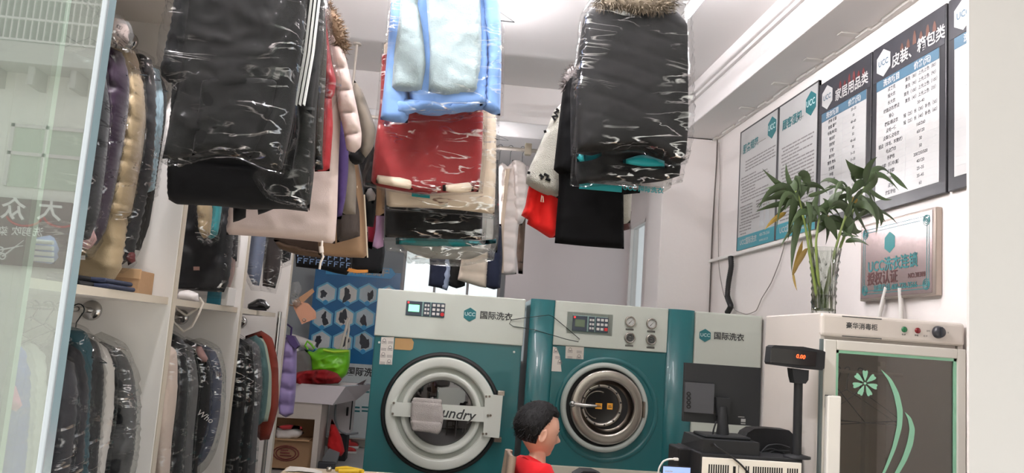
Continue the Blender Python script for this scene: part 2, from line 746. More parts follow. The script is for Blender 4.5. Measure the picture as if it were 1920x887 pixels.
def window(name, fr, s0, s1, t0, t1, cols, rows):
    m = MB(fr)
    w = .04
    for a, b in (((s0, t0), (s0 + w, t1)), ((s1 - w, t0), (s1, t1)), ((s0, t0), (s1, t0 + w)), ((s0, t1 - w), (s1, t1))):
        m.box((a[0], a[1], -.06), (b[0], b[1], .0))
    for k in range(1, cols):
        s = s0 + (s1 - s0) * k / cols
        m.box((s - .018, t0, -.05), (s + .018, t1, -.01))
    for k in range(1, rows):
        t = t0 + (t1 - t0) * k / rows
        m.box((s0, t - .018, -.05), (s1, t + .018, -.01))
    o = m.build(name, TRIMW)
    struct(o)
    g = MB(fr).box((s0 + .02, t0 + .02, -.034), (s1 - .02, t1 - .02, -.03)).build('pane', glassmat('window glass', (245, 248, 248), .0, .6), o)


RW = Fr((2.1, 0, 0), (0, -1, 0), (0, 0, 1), (-1, 0, 0))
window('window_1', front(11.6), -.55, .85, 1.2, 2.75, 3, 2)
window('window_2', RW, -9.06, -8.36, .9, 2.9, 1, 2)
window('window_3', RW, -7.55, -6.75, .9, 2.9, 1, 2)

# glass shop door with its edge strip, and the fixed pane behind it
DOORG = glassmat('door glass', (214, 226, 220), .2, 1.0, 0, .07)
d = MB().box((-1.55, 1.2, .02), (-.5285, 1.212, 3.2)).build('door_1', DOORG)
struct(d)
MB().box((-.5285, 1.197, .02), (-.5195, 1.203, 3.2), .002).build('edge_strip', mat('white edge strip', (128, 134, 138), .4), d)
MB().box((-.5285, 1.203, .02), (-.5205, 1.227, 3.2)).build('glass_edge', mat('blue green glass edge', (122, 142, 148), .15, spec=.8), d)
x2 = PY(53, 500, 1.36)[0]
d = MB().box((-1.55, 1.36, .02), (x2 - .008, 1.37, 3.2)).build('window_4', glassmat('fixed glass', (200, 210, 198), .34, 1.0, 0, .3))
struct(d)
MB().box((x2 - .008, 1.357, .02), (x2, 1.373, 3.2)).build('glass_edge', mat('green glass edge', (170, 190, 172), .2), d)

# the house across the street, seen only as a reflection in the glass
ST = Fr((0, -5, 0), (-1, 0, 0), (0, 0, 1), (0, 1, 0))


def sv(px, py):
    p = PY(px, py, 7.4)
    return -p[0], p[2]


m = MB(ST).box((-6, 0, -.3), (12, 7.5, 0))
for t in np.arange(.2, 7.4, .22):
    m.box((-6, t, 0), (12, t + .008, .003))
for s in np.arange(-6, 12, .22):
    m.box((s, 0, 0), (s + .008, 7.5, .004))
hs = struct(m.build('wall_street', mat('white street tile', (240, 240, 232), .5, var=.04)))
s0, t0 = sv(150, 360)
s1, t1 = sv(25, 232)
m = MB(ST).box((s0, t0, .0), (s1, t1, .012))
m.build('window', mat('pale green street window', (200, 212, 194), .5), hs)
m = MB(ST)
for a, b in (((s0, t0), (s0 + .03, t1)), ((s1 - .03, t0), (s1, t1)), ((s0, t1 - .03), (s1, t1)), ((s0, (t0 + t1) / 2), (s1, (t0 + t1) / 2 + .03)), (((s0 + s1) / 2, t0), ((s0 + s1) / 2 + .03, t1))):
    m.box((a[0], a[1], 0), (b[0], b[1], .03))
m.build('window_frame', TRIMW, hs)
ga, gt = sv(205, 112)
gb, gu = sv(-60, -60)
m = MB(ST).box((ga, gt, .01), (gb, gu, .02))
m.build('upper_window', mat('dim street window', (176, 180, 172), .4), hs)
m = MB(ST)
for s in np.arange(ga, gb, .055):
    m.tube([(s, gt, .3), (s, gu, .3)], .007, 6)
for t in np.arange(gt, gu, .19):
    m.box((ga, t, .29), (gb, t + .018, .31))
m.build('window_grille', mat('white bars', (235, 235, 230), .4), hs)
m = MB(ST).box((ga - .4, gt - .2, 0), (gb, gt - .02, .34))
for k in range(4):
    m.box((ga + .15 + k * .35, gt - .36, 0), (ga + .2 + k * .35, gt - .2, .25))
m.build('ledge', mat('street ledge', (205, 205, 198), .7), hs)
a0, b0 = sv(122, 505)
a1, b1 = sv(-70, 365)
m = MB(ST).box((a0, b0, .0), (a1, b1, .06))
m.build('sign_board', mat('dark street sign', (120, 100, 98), .4), hs)
m = MB(ST)
c1 = sv(100, 398)
c2 = sv(32, 396)
m.text('大', .21, c1[0], c1[1], .065, 'CENTER', .015).text('众', .21, c2[0], c2[1], .065, 'CENTER', .015)
for ch, x, y in (('洗', 78, 438), ('剪', 56, 437), ('吹', 38, 436), ('染', 12, 436)):
    q = sv(x, y)
    m.text(ch, .085, q[0], q[1], .065, 'CENTER', .01)
q0, q1, q2, q3 = sv(52, 452), sv(12, 482), sv(50, 462), sv(8, 470)
for a, b in ((q0, q1), (q2, q3)):
    m.tube([(a[0], a[1], .066), (b[0], b[1], .066)], [.003, .008], 6)
for q in (q1, q3):
    m.tube([(q[0] + .025 * math.cos(k), q[1] + .025 * math.sin(k), .066) for k in np.arange(0, 6.28, .5)], .006, 6, closed=True)
m.build('lettering', mat('white sign letters', (240, 240, 236), .5), hs)
m = MB(ST)
for q in (c1, c2):
    m.tube([(q[0] - .1 + .15 * math.cos(k), q[1] - .03 + .1 * math.sin(k), .066) for k in np.arange(3.4, 6.2, .2)], .01, 6)
m.build('red_mark', mat('sign red', (190, 60, 60), .5), hs)

# added fill lamps, hidden from view, to brighten ceiling, walls and back room
for x, y, zc, hl, pw, alongx, lab in ((1.2, 3.5, 3.32, .6, 45, False, 'white tube lamp hung between the charcoal coat and the price boards'),
                                      (-.72, 2.25, 3.3, .6, 400, False, 'white tube lamp hung in front of the wardrobe'),
                                      (.42, 3.3, 3.32, .6, 175, False, 'white tube lamp hung between the second and third clothes rails'),
                                      (.12, 4.55, 3.3, .34, 55, False, 'short white tube lamp behind the light blue coat'),
                                      (.0, 6.86, 2.93, .36, 130, True, 'white tube lamp behind the ceiling beam over the back room')):
    t = thing('fill_lamp', lab, 'lamp', (x, y, zc), 'tube lamps under the ceiling')
    P_ = (lambda k, z: (x + k, y, z)) if alongx else (lambda k, z: (x, y + k, z))
    a, b = P_(-hl - .02, zc), P_(hl + .02, zc + .03)
    if alongx:
        MB().box((a[0], y - .014, zc), (b[0], y + .014, zc + .03), .005).build('lamp_body', TRIMW, t)
    else:
        MB().box((x - .014, a[1], zc), (x + .014, b[1], zc + .03), .005).build('lamp_body', TRIMW, t)
    for e in (-hl * .8, hl * .8):
        MB().tube([P_(e, zc + .03), P_(e, 3.5)], .005, 8).build('hanger_rod', TRIMW, t)
    MB().tube([P_(-hl, zc - .02), P_(hl, zc - .02)], .015, 10).build('tube', emit('fill glow %d' % pw, (251, 247, 250), pw), t)

# ================================================================== WARDROBE
MEL = mat('white melamine', (232, 228, 223), .45, bump=.02, bscale=30, var=.02)
MELE = mat('white melamine edge', (196, 186, 170), .5, var=.02)
XF, XB = -.95, -1.53
wd = thing('wardrobe', 'tall open white wardrobe with panels and shelves full of bagged clothes', 'wardrobe', (-1.24, 3.4, 0))
for y in (1.58, 3.03, 4.06, 5.28):
    p = MB().box((XB, y, 0), (XF - .004, y + .045, 2.62), .002).build('side_panel', MEL, wd)
    MB().box((XF - .004, y + .002, 0), (XF, y + .043, 2.62)).build('edge_strip', MELE, p)
MB().box((XB - .02, 1.58, 0), (XB, 5.32, 2.62)).build('back_panel', MEL, wd)
MB().box((XB, 1.58, 2.58), (XF, 5.325, 2.62), .002).build('top_panel', MEL, wd)
for y0, y1 in ((1.625, 3.03), (3.075, 4.06), (4.105, 5.0)):
    sh = MB().box((XB, y0, 1.545), (XF - .02, y1, 1.57), .002).build('shelf', MEL, wd)
    MB().box((XF - .02, y0, 1.545), (XF - .016, y1, 1.57)).build('edge_strip', MELE, sh)
CHROME = mat('chrome', (190, 188, 186), .18, 1.0, var=.02)
RX, RZ = PY(172, 582, 3.03)[0], PY(172, 582, 3.03)[2]
for y0, y1, zz in ((1.625, 3.03, RZ), (3.075, 4.06, RZ), (4.105, 5.28, RZ), (1.625, 3.03, 2.5), (3.075, 4.06, 2.5), (4.105, 5.28, 2.5)):
    r = MB().tube([(RX, y0, zz), (RX, y1, zz)], .011, 14).build('rail', CHROME, wd)
    f = MB(front(y1))
    f.lathe([(0, .018), (.022, .018), (.033, .012), (.036, 0)], (RX, zz, 0), 2, 28)
    f.build('flange', CHROME, r)
# stainless pole propping the last shelf
pb = PY(523, 585, 5.02)
mp_ = MB()
pole = thing('support_pole', 'thin stainless steel pole at the front corner of the last wardrobe shelf', 'pole', (-.945, 5.02, 0))
MB().tube([(-.945, 5.02, .0), (-.945, 5.02, 1.58)], .012, 14).build('shaft', CHROME, pole)
z = PY(519, 742, 5.02)[2]
MB().lathe([(.012, -.02), (.018, -.018), (.018, .012), (.012, .016)], (-.945, 5.02, z), 2, 20).build('collar', CHROME, pole)
MB().lathe([(.035, 0), (.035, .004), (.013, .012)], (-.945, 5.02, 0), 2, 20).build('foot', CHROME, pole)

# ================================================================== RAILS FOR THE HANGING CLOTHES
RAILM = mat('painted rail', (200, 192, 182), .4, .3)


def rail(p0, p1, label, posts, r=.014):
    t = thing('hanging_rail', label, 'clothes rail', p0)
    MB().tube([p0, p1], r, 12).build('bar', RAILM, t)
    for k in posts:
        p = [p0[i] + (p1[i] - p0[i]) * k for i in range(3)]
        q = MB().tube([p, (p[0], p[1], 3.5)], .009, 10).build('post', RAILM, t)
        MB().lathe([(.0, 3.488), (.03, 3.488), (.03, 3.5), (0, 3.5)], (p[0], p[1], 0), 2, 20, False).build('plate', RAILM, q)
    return t


RAZ = 3.12
rail((-.6, 2.2, RAZ), (-.6, 3.75, RAZ), 'rail under the ceiling carrying the black bagged coats', (.05, .9))
rail((.03, 3.1, RAZ), (.03, 5.0, RAZ), 'rail under the ceiling carrying the pale blue bagged coat', (.05, .9))
rail((.80, 3.2, RAZ), (.80, 4.4, RAZ), 'rail under the ceiling carrying the charcoal coat with fur collar', (.05, .9))
xp = PY(668, 98, 5.6)[0]
rail((-1.0, 5.6, 2.98), (-.46, 5.6, 2.98), 'rail on a bare ceiling post behind the beige quilted coat', (.05, (xp + 1.0) / .54))
xr = PY(990, 282, 7.0)
t = rail((-.1, 7.0, xr[2]), (1.3, 7.0, xr[2]), 'rear rail with square bracket beyond the ceiling beam', (.05, .78), .017)
MB().box((xr[0] - .03, 6.97, xr[2] - .045), (xr[0] + .03, 7.03, xr[2] + .06), .008).build('bracket', mat('cream bracket', (190, 180, 160), .5), t)

# ================================================================== HANGING CLOTHES
def cloth(name, rgb, **k):
    k.setdefault('rough', .85)
    k.setdefault('bump', .05)
    k.setdefault('bscale', 300)
    k.setdefault('sheen', .05)
    k.setdefault('spec', .25)
    return mat(name, rgb, **k)


BLK = cloth('black cloth', (25, 25, 26), spec=.12, bump=0)
BLKP = cloth('black puffer cloth', (24, 25, 27), rough=.5, bump=0)
CHAR = cloth('charcoal cloth', (27, 27, 27), spec=.12, bump=0)
DKG = cloth('dark grey cloth', (40, 40, 39), spec=.15, bump=0)
REDB = cloth('dark red puffer', (140, 28, 34), rough=.45)
BEIGE = cloth('beige quilted cloth', (192, 175, 168), rough=.6, bump=.12)
PURP = cloth('purple cloth', (62, 46, 92))
OLIVE = cloth('grey olive cloth', (112, 104, 94))
BROWN = cloth('dark brown cloth', (66, 54, 48))
TAN = cloth('tan cloth', (150, 122, 96))
CREAM = cloth('cream cloth', (222, 206, 184))
BLUE = cloth('light blue wool', (112, 148, 200), sheen=.1)
FURP = cloth('pale green grey fur', (142, 158, 160), sheen=.2, bump=.25, bscale=160, var=.18, vscale=30)
MAROON = cloth('maroon cloth', (138, 40, 42))
TEALF = cloth('teal print film', (28, 140, 146), rough=.3)
NAVY = cloth('navy cloth', (40, 46, 66))
FILM = film('clear plastic film')
FILM2 = film('milky plastic film', (240, 240, 238), streak=.7, haze=.1, scale=5)
G1 = 'bagged clothes hanging under the ceiling'

# ---- first bundle
garment('bagged_coat', 'big black coat in clear plastic nearest under the ceiling', 'coat', 2.4, [
    ('coat_body', [(345, -130), (336, 0), (332, 70), (334, 154), (318, 230), (304, 298), (380, 293), (431, 288), (484, 309), (528, 322), (548, 235), (558, 160), (570, 60), (578, -130), (480, -195), (430, -195)], CHAR, dict(th=.1, wr=.012, fold=.008, rim=.08)),
    ('sleeve', [(352, -120), (328, 0), (322, 45), (309, 100), (302, 141), (316, 155), (336, 154), (348, 80), (362, -40)], BLK, dict(th=.09, wr=.012, dy=-.03)),
    ('front_flap', [(378, 150), (430, 140), (520, 150), (505, 225), (470, 296), (440, 280), (395, 282), (360, 292), (368, 230)], CHAR, dict(th=.03, wr=.006, dy=-.045)),
], bag=[(340, -140), (312, 30), (298, 140), (318, 170), (300, 260), (292, 297), (318, 312), (380, 298), (431, 296), (484, 318), (532, 330), (552, 238), (564, 150), (574, 60), (582, -140), (480, -215), (425, -215)],
    bagopt=dict(th=.15, wr=.02), hk=(-.6, 2.86, RAZ), group=G1)
garment('puffer_coat', 'matte black padded coat showing its hem below the nearest bagged coat', 'coat', 2.62, [
    ('coat_body', [(345, -60), (322, 200), (316, 305), (316, 374), (332, 383), (400, 386), (470, 393), (530, 392), (577, 397), (583, 310), (584, 150), (570, -60), (480, -130), (430, -130)], BLK, dict(th=.09, quilt=(.14, .008, .05), wr=.006)),
], hk=(-.6, 2.84, RAZ), group=G1)
garment('track_jacket', 'bagged black jacket with three white stripes down the sleeve', 'jacket', 2.52, [
    ('sleeve', [(586, -120), (574, 30), (560, 120), (552, 196), (574, 206), (584, 215), (594, 140), (602, 40), (606, -120)], BLK, dict(th=.07, wr=.006, rim=.03, dy=-.03)),
    ('jacket_body', [(560, -120), (556, 150), (560, 240), (548, 330), (580, 396), (588, 330), (594, 200), (606, 60), (606, -120)], DKG, dict(th=.05, wr=.014, fold=.006)),
] + [('sleeve_stripe', [(582 + o, -120), (584 + o, 0), (572 + o, 100), (555 + o, 196), (558.4 + o, 198), (575.6 + o, 102), (587.4 + o, 0), (586 + o, -120)], cloth('white stripe', (220, 220, 218)), dict(th=.012, rim=.01, dy=-.082, smoothing=False, wr=0)) for o in (-2, 5.5, 13)],
    bag=[(566, -120), (552, 150), (546, 260), (470, 330), (500, 372), (578, 396), (588, 335), (598, 210), (612, 60), (612, -120)], bagopt=dict(th=.1, wr=.02), hk=(-.6, 2.82, RAZ, .12), group=G1)
garment('bagged_trousers', 'narrow dark olive trousers in plastic behind the striped sleeve', 'trousers', 2.78, [
    ('leg', [(592, -100), (606, -40), (613, 100), (608, 200), (604, 300), (590, 300), (586, 200)], cloth('olive black cloth', (52, 48, 42)), dict(th=.06, wr=.012)),
    ('hem', [(588, 290), (604, 288), (606, 318), (590, 320)], BLK, dict(th=.05)),
], bag='auto', bagopt=dict(th=.08), hk=(-.6, 2.8, RAZ, .1), group=G1)
garment('red_jacket', 'glossy dark red padded jacket in plastic beside the striped sleeve', 'jacket', 2.88, [
    ('sleeve', [(606, -60), (610, 15), (614, 60), (622, 118), (630, 150), (627, 175), (618, 190), (606, 180), (602, 110), (598, 0)], REDB, dict(th=.08, wr=.01, quilt=(.07, .006, .1))),
    ('jacket_body', [(594, -60), (604, 60), (606, 180), (622, 185), (624, 240), (618, 321), (590, 322), (588, 150), (580, -60)], REDB, dict(th=.06, wr=.012)),
], bag='auto', bagopt=dict(th=.1, d=.02), hk=(-.6, 2.8, RAZ, .1), group=G1)
t = garment('quilted_coat', 'long beige quilted coat with brown fur hood and puffy sleeve', 'coat', 3.02, [
    ('coat_body', [(560, -40), (480, -40), (440, 60), (436, 300), (430, 390), (424, 440), (480, 443), (530, 447), (580, 452), (628, 457), (632, 400), (635, 300), (640, 200), (640, 110), (620, 50)], BEIGE, dict(th=.1, wr=.008, fold=.01)),
    ('sleeve', [(618, 66), (632, 72), (646, 100), (658, 150), (670, 205), (678, 250), (676, 276), (664, 286), (650, 282), (643, 240), (634, 205), (622, 130)], BEIGE, dict(th=.11, quilt=(.085, .024, -.2), wr=.006, dy=-.02)),
], hk=(-.6, 2.84, RAZ, (.19, .1)), group=G1)
fm = fur(MB(), [PY(604, 15, 2.99), PY(620, 38, 2.97), PY(632, 66, 2.97), PY(637, 92, 2.99)], .028, 900, .03, 3)
fm.build('fur_trim', cloth('brown fur', (112, 92, 72)), t)
MB().tube([PY(604, 452, 2.95), PY(603, 470, 2.94), PY(606, 482, 2.94), PY(601, 492, 2.94), PY(599, 505, 2.94)], .004, 8).tube([PY(602, 462, 2.935), PY(603, 474, 2.935)], .008, 8).build('drawstring', cloth('white cord', (216, 206, 196)), t)
garment('jacket', 'black garment with two pointed tails over the beige coat hem', 'jacket', 2.72, [
    ('jacket_body', [(360, -40), (350, 200), (360, 372), (430, 378), (437, 390), (437, 417), (448, 414), (461, 408), (462, 386), (482, 384), (484, 403), (496, 399), (532, 384), (560, 380), (568, 200), (560, -40), (480, -90)], BLK, dict(th=.05, smoothing=False, rim=.02)),
], hk=(-.6, 2.82, RAZ), group=G1)
garment('dress', 'deep purple garment edge hanging beside the beige puffy sleeve', 'dress', 3.13, [
    ('dress_body', [(620, 60), (634, 200), (652, 250), (653, 320), (648, 370), (640, 411), (631, 412), (626, 300), (600, 200)], PURP, dict(th=.06, fold=.008)),
], hk=(-.6, 2.75, RAZ, (.1, .03)), group=G1)
garment('wool_coat', 'grey olive coat with a black cuff behind the beige puffy sleeve', 'coat', 3.22, [
    ('sleeve', [(664, 150), (678, 168), (692, 205), (704, 242), (700, 275), (686, 296), (676, 292), (668, 230), (658, 190)], OLIVE, dict(th=.09, wr=.008)),
    ('cuff', [(650, 284), (676, 284), (686, 294), (680, 306), (668, 309), (652, 308)], BLK, dict(th=.08)),
    ('coat_body', [(620, 100), (656, 160), (666, 230), (664, 300), (668, 340), (667, 402), (640, 403), (622, 300)], OLIVE, dict(th=.06, fold=.01)),
], hk=(-.6, 2.75, RAZ, (.12, .03)), group=G1)
PL = mat('brown plaid cloth', (62, 54, 50), .85, bump=.2, bscale=120, var=.45, vscale=30, stretch=(3, 3, .3))
garment('plaid_skirt', 'dark brown plaid skirt hem under the grey olive coat', 'skirt', 3.34, [
    ('skirt_body', [(632, 300), (630, 401), (632, 455), (652, 450), (675, 443), (674, 400), (664, 340), (660, 300)], PL, dict(th=.06, fold=.012)),
], hk=(-.6, 2.3, RAZ, .08), group=G1)
t = garment('tan_coat', 'tan coat with white piped edge below the plaid skirt', 'coat', 3.46, [
    ('coat_body', [(600, 200), (596, 400), (597, 478), (640, 482), (688, 484), (686, 430), (681, 365), (670, 300), (650, 200)], TAN, dict(th=.07, fold=.008)),
], hk=(-.6, 2.6, RAZ, (.1, .03)), group=G1)
for q in ([(683, 365), (686, 420), (689, 483)], [(669, 345), (671, 400), (676, 443)]):
    MB().tube([tuple(PY(x, y, 3.425)) for x, y in q], .0035, 6).build('piping', CREAM, t)
garment('brown_jacket', 'dark brown jacket hem peeking below the beige coat', 'jacket', 3.6, [
    ('jacket_body', [(515, 400), (514, 452), (530, 464), (560, 474), (600, 482), (604, 440), (600, 400)], BROWN, dict(th=.06, fold=.01)),
    ('hem_band', [(512, 448), (524, 452), (560, 462), (602, 474), (602, 484), (560, 478), (524, 466)], cloth('brown rib', (92, 74, 60)), dict(th=.05, dy=-.02)),
], hk=(-.6, 2.3, RAZ, .12), group=G1)
t = garment('monogram_cloth', 'black knit covered in pale blue letter monogram in front of blue banner', 'sweater', 5.57, [
    ('knit_body', [(556, 440), (554, 478), (555, 500), (580, 503), (606, 506), (628, 512), (650, 516), (660, 500), (662, 440)], BLK, dict(th=.08, fold=.006)),
], hk=(-.8, 2.4, 2.98, .12), group=G1)
fr = front(5.525)
m = MB(fr)
for j in range(2):
    for i in range(9):
        px = 558 + i * 11.4
        q = fr.at(px, 476 + j * 12 + i * 1.2)
        a = .0105
        s, t_ = q
        m.box((s, t_ - a * 1.7, 0), (s + a * .5, t_ + a * 1.7, .004)).box((s, t_ + a * 1.2, 0), (s + a * 2.7, t_ + a * 1.7, .004)).box((s, t_ - .2 * a, 0), (s + a * 2, t_ + a * .35, .004))
m.build('monogram', cloth('monogram blue', (110, 132, 164)), t)
garment('black_cap_jacket', 'black garment with orange hem beside the blue banner top', 'jacket', 5.62, [
    ('jacket_body', [(660, 440), (658, 480), (660, 506), (690, 512), (716, 513), (722, 470), (716, 430)], BLK, dict(th=.07)),
    ('hem_trim', [(648, 501), (670, 506), (690, 506), (690, 511), (668, 512), (648, 508)], cloth('orange trim', (196, 130, 62)), dict(th=.03, dy=-.05)),
], hk=(-.52, 2.4, 2.98, .06), group=G1)
garment('black_jumper', 'black jumper seen between the tan coat and the maroon bag', 'jumper', 3.62, [
    ('jumper_body', [(660, 250), (680, 340), (684, 424), (700, 426), (704, 400), (706, 360), (700, 250)], BLK, dict(th=.06)),
    ('collar', [(684, 356), (696, 352), (705, 366), (700, 384), (690, 378)], cloth('grey knit', (128, 124, 122)), dict(th=.04, dy=-.03)),
], hk=(.03, 2.3, RAZ, (.32, .03)), group=G1)
garment('tan_scarf', 'narrow tan scarf with fringe beside the black bag', 'scarf', 3.72, [
    ('scarf_body', [(704, 330), (702, 365), (703, 404), (720, 405), (722, 360), (720, 330)], TAN, dict(th=.03)),
], hk=(.03, 2.15, RAZ, (.3, .03)), group=G1)
garment('lilac_blouse', 'lilac blouse hanging between dark coats and the black bag', 'blouse', 3.9, [
    ('blouse_body', [(706, 390), (704, 430), (698, 462), (708, 467), (719, 462), (721, 400)], cloth('lilac cloth', (198, 160, 200), rough=.6), dict(th=.05, fold=.008)),
], hk=(.03, 2.05, RAZ, (.3, .03)), group=G1)
garment('crimson_dress', 'crimson garment edge beside the lilac blouse', 'dress', 4.0, [
    ('dress_body', [(688, 380), (690, 464), (697, 468), (704, 440), (706, 400), (700, 370)], cloth('crimson cloth', (130, 22, 44)), dict(th=.05)),
], hk=(.03, 2.08, RAZ, (.33, .03)), group=G1)

# ---- second bundle
G2 = 'bagged clothes on the middle rail'
t = garment('bagged_coat', 'light blue wool coat with pale fur front in clear plastic', 'coat', 3.3, [
    ('coat_body', [(760, -70), (752, 60), (764, 180), (772, 208), (800, 216), (840, 214), (905, 206), (915, 205), (918, 60), (905, -70), (850, -95), (810, -95)], BLUE, dict(th=.12, fold=.012)),
    ('sleeve', [(750, -60), (736, -20), (729, 60), (722, 140), (713, 224), (735, 229), (764, 231), (768, 205), (760, 120), (770, 20), (768, -60)], BLUE, dict(th=.09, fold=.006, dy=-.02)),
    ('sleeve', [(905, -60), (903, 20), (912, 100), (906, 180), (905, 205), (922, 214), (938, 217), (940, 120), (938, 20), (930, -50)], BLUE, dict(th=.09, fold=.006, dy=-.02)),
    ('fur_front', [(755, -70), (748, 30), (738, 110), (734, 168), (750, 172), (790, 172), (798, 120), (790, 40), (775, -70)], FURP, dict(th=.09, wr=.012, dy=-.06)),
    ('fur_front', [(790, -80), (800, 20), (806, 100), (803, 172), (840, 182), (895, 176), (904, 110), (902, 20), (895, -80)], FURP, dict(th=.1, wr=.012, dy=-.05)),
    ('hem_band', [(738, 190), (745, 212), (760, 216), (800, 205), (840, 209), (905, 198), (905, 186), (840, 194), (800, 188), (760, 186)], BLUE, dict(th=.05, dy=-.05)),
], bag=[(735, -80), (724, 60), (718, 150), (708, 226), (720, 236), (770, 228), (840, 222), (905, 216), (944, 222), (946, 120), (944, -60), (860, -110), (800, -110)], bagopt=dict(th=.2, wr=.018), hk=(.03, 2.9, RAZ), group=G2)
FUR2 = PY(845, 40, 3.2)
t = garment('bagged_trousers', 'maroon folded garment in plastic below the light blue coat', 'trousers', 3.46, [
    ('trouser_body', [(716, 100), (712, 200), (703, 270), (695, 344), (720, 352), (790, 364), (850, 360), (897, 360), (903, 300), (906, 215), (908, 100)], MAROON, dict(th=.08, wr=.004, fold=.004)),
    ('cream_hem', [(708, 328), (742, 332), (776, 334), (774, 356), (740, 350), (704, 343)], CREAM, dict(th=.02, dy=-.04)),
    ('cream_hem', [(830, 347), (884, 341), (889, 358), (860, 362), (830, 358)], CREAM, dict(th=.02, dy=-.04)),
], bag=[(714, 100), (706, 200), (690, 290), (672, 350), (700, 354), (790, 368), (850, 366), (905, 364), (912, 300), (914, 215), (912, 100)], bagopt=dict(th=.12, wr=.02), hk=(.03, 2.6, RAZ, .16), group=G2)
garment('bagged_coat', 'cream coat in plastic edging out behind the maroon garment', 'coat', 3.62, [
    ('coat_body', [(720, 80), (716, 250), (725, 388), (790, 390), (860, 394), (927, 402), (930, 320), (930, 230), (924, 80)], CREAM, dict(th=.09, fold=.012, wr=.006)),
    ('bag_print', [(772, 362), (806, 366), (806, 372), (772, 368)], TEALF, dict(th=.006, dy=-.08, smoothing=False, rim=.004)),
], bag=[(716, 80), (712, 250), (716, 395), (790, 400), (860, 404), (935, 412), (937, 320), (937, 80)], bagopt=dict(th=.13), hk=(.03, 2.7, RAZ, .17), group=G2)
garment('bagged_jacket', 'black garment in plastic under the cream coat', 'jacket', 3.78, [
    ('jacket_body', [(725, 200), (722, 388), (722, 445), (800, 447), (903, 450), (905, 395), (905, 200)], BLK, dict(th=.08, wr=.004)),
], bag=[(722, 200), (716, 380), (716, 452), (800, 452), (910, 458), (914, 395), (912, 200)], bagopt=dict(th=.12, wr=.02), hk=(.03, 2.6, RAZ, .15), group=G2)
t = garment('bagged_shirt', 'pale grey garment in plastic with teal print lowest on the middle rail', 'shirt', 3.95, [
    ('shirt_body', [(735, 300), (738, 440), (760, 468), (800, 484), (880, 486), (918, 470), (925, 440), (925, 300)], cloth('grey white cloth', (176, 176, 172)), dict(th=.07, fold=.01, wr=.008)),
    ('bag_print', [(742, 446), (800, 440), (850, 446), (890, 452), (930, 448), (930, 456), (880, 462), (800, 462), (742, 458)], TEALF, dict(th=.006, dy=-.075, rim=.004)),
], bag=[(720, 300), (716, 440), (724, 470), (756, 474), (764, 494), (800, 496), (860, 500), (926, 488), (934, 440), (932, 300)], bagopt=dict(th=.14, wr=.03, m=FILM2), hk=(.03, 2.5, RAZ, .13), group=G2)
garment('grey_trousers', 'charcoal trouser edge behind the right of the cream bag', 'trousers', 4.15, [
    ('leg', [(910, 300), (912, 400), (918, 470), (932, 474), (936, 430), (935, 300)], CHAR, dict(th=.05)),
], hk=(.03, 2.6, RAZ, (.03, .26)), group=G2)
G4 = 'clothes hanging beyond the machines'
for nm, lb, cat_, ol, mt, kw in (
    ('navy_trousers', 'navy trousers behind the bagged grey shirt, before the bright window', 'trousers', [(800, 400), (806, 500), (803, 536), (825, 540), (838, 538), (840, 470), (838, 400)], NAVY, {}),
    ('pale_blue_shirt', 'pale blue shirt sleeve beside the navy trousers', 'shirt', [(826, 420), (832, 505), (824, 540), (838, 545), (846, 520), (848, 420)], cloth('pale blue cloth', (176, 190, 216)), {}),
    ('dark_skirt', 'dark grey skirt hem between pale shirt and cream jacket', 'skirt', [(842, 420), (840, 535), (856, 541), (872, 536), (874, 420)], DKG, {}),
    ('cream_jacket', 'cream padded jacket hem behind the bagged grey shirt', 'jacket', [(868, 420), (866, 480), (858, 525), (880, 532), (900, 538), (912, 540), (916, 480), (914, 420)], cloth('cream puffer', (232, 216, 196), rough=.55), dict(quilt=(.12, .012, 0))),
    ('navy_jacket', 'dark navy jacket beside the long white padded jacket', 'jacket', [(914, 420), (912, 484), (910, 538), (926, 543), (938, 540), (942, 484), (940, 420)], NAVY, {})):
    Yq = 6.75 if 'jacket' in nm else 6.9
    xq = PY(ol[0][0] + 15, ol[0][1], Yq)[0]
    o = dict(th=.08, fold=.01)
    o.update(kw)
    t = garment(nm, lb, cat_, Yq, [(cat_ + '_body', ol, mt, o)], group=G4)
    pt = PY(ol[0][0] + 17, ol[0][1], Yq)
    hk_ = hook(t, pt[0], 7.0, pt[2] - .02, xr[2] + .012, .05)
t = garment('white_jacket', 'long white padded jacket hanging below the rear rail bracket', 'jacket', 6.9, [
    ('jacket_body', [(934, 312), (942, 305), (952, 312), (964, 300), (976, 303), (978, 380), (972, 430), (969, 470), (968, 514), (948, 516), (929, 511), (934, 440)], cloth('white puffer', (238, 228, 222), rough=.5), dict(th=.14, quilt=(.13, .014, .1), wr=.01)),
    ('sleeve', [(960, 300), (974, 301), (986, 310), (990, 350), (988, 400), (978, 422), (966, 418), (962, 350)], cloth('white puffer', (0, 0, 0)), dict(th=.13, quilt=(.1, .014, -.2), dy=-.05)),
    ('lining_edge', [(948, 318), (956, 316), (950, 370), (944, 440), (944, 512), (938, 512), (938, 430), (944, 360)], cloth('cream lining', (214, 196, 176)), dict(th=.03, dy=-.085)),
], hk=None, group=G4)
pt = PY(958, 300, 6.9)
hook(t, pt[0], 7.0, pt[2] - .06, xr[2] + .012, .08)
t = garment('brown_coat', 'brown coat edge just behind the long white jacket', 'coat', 7.1, [
    ('coat_body', [(965, 330), (966, 440), (972, 513), (980, 514), (984, 440), (986, 400), (984, 330)], cloth('brown green cloth', (110, 92, 80)), dict(th=.08)),
], group=G4)
pt = PY(975, 332, 7.1)
hook(t, pt[0], 7.0, pt[2] - .02, xr[2] + .012, .04)

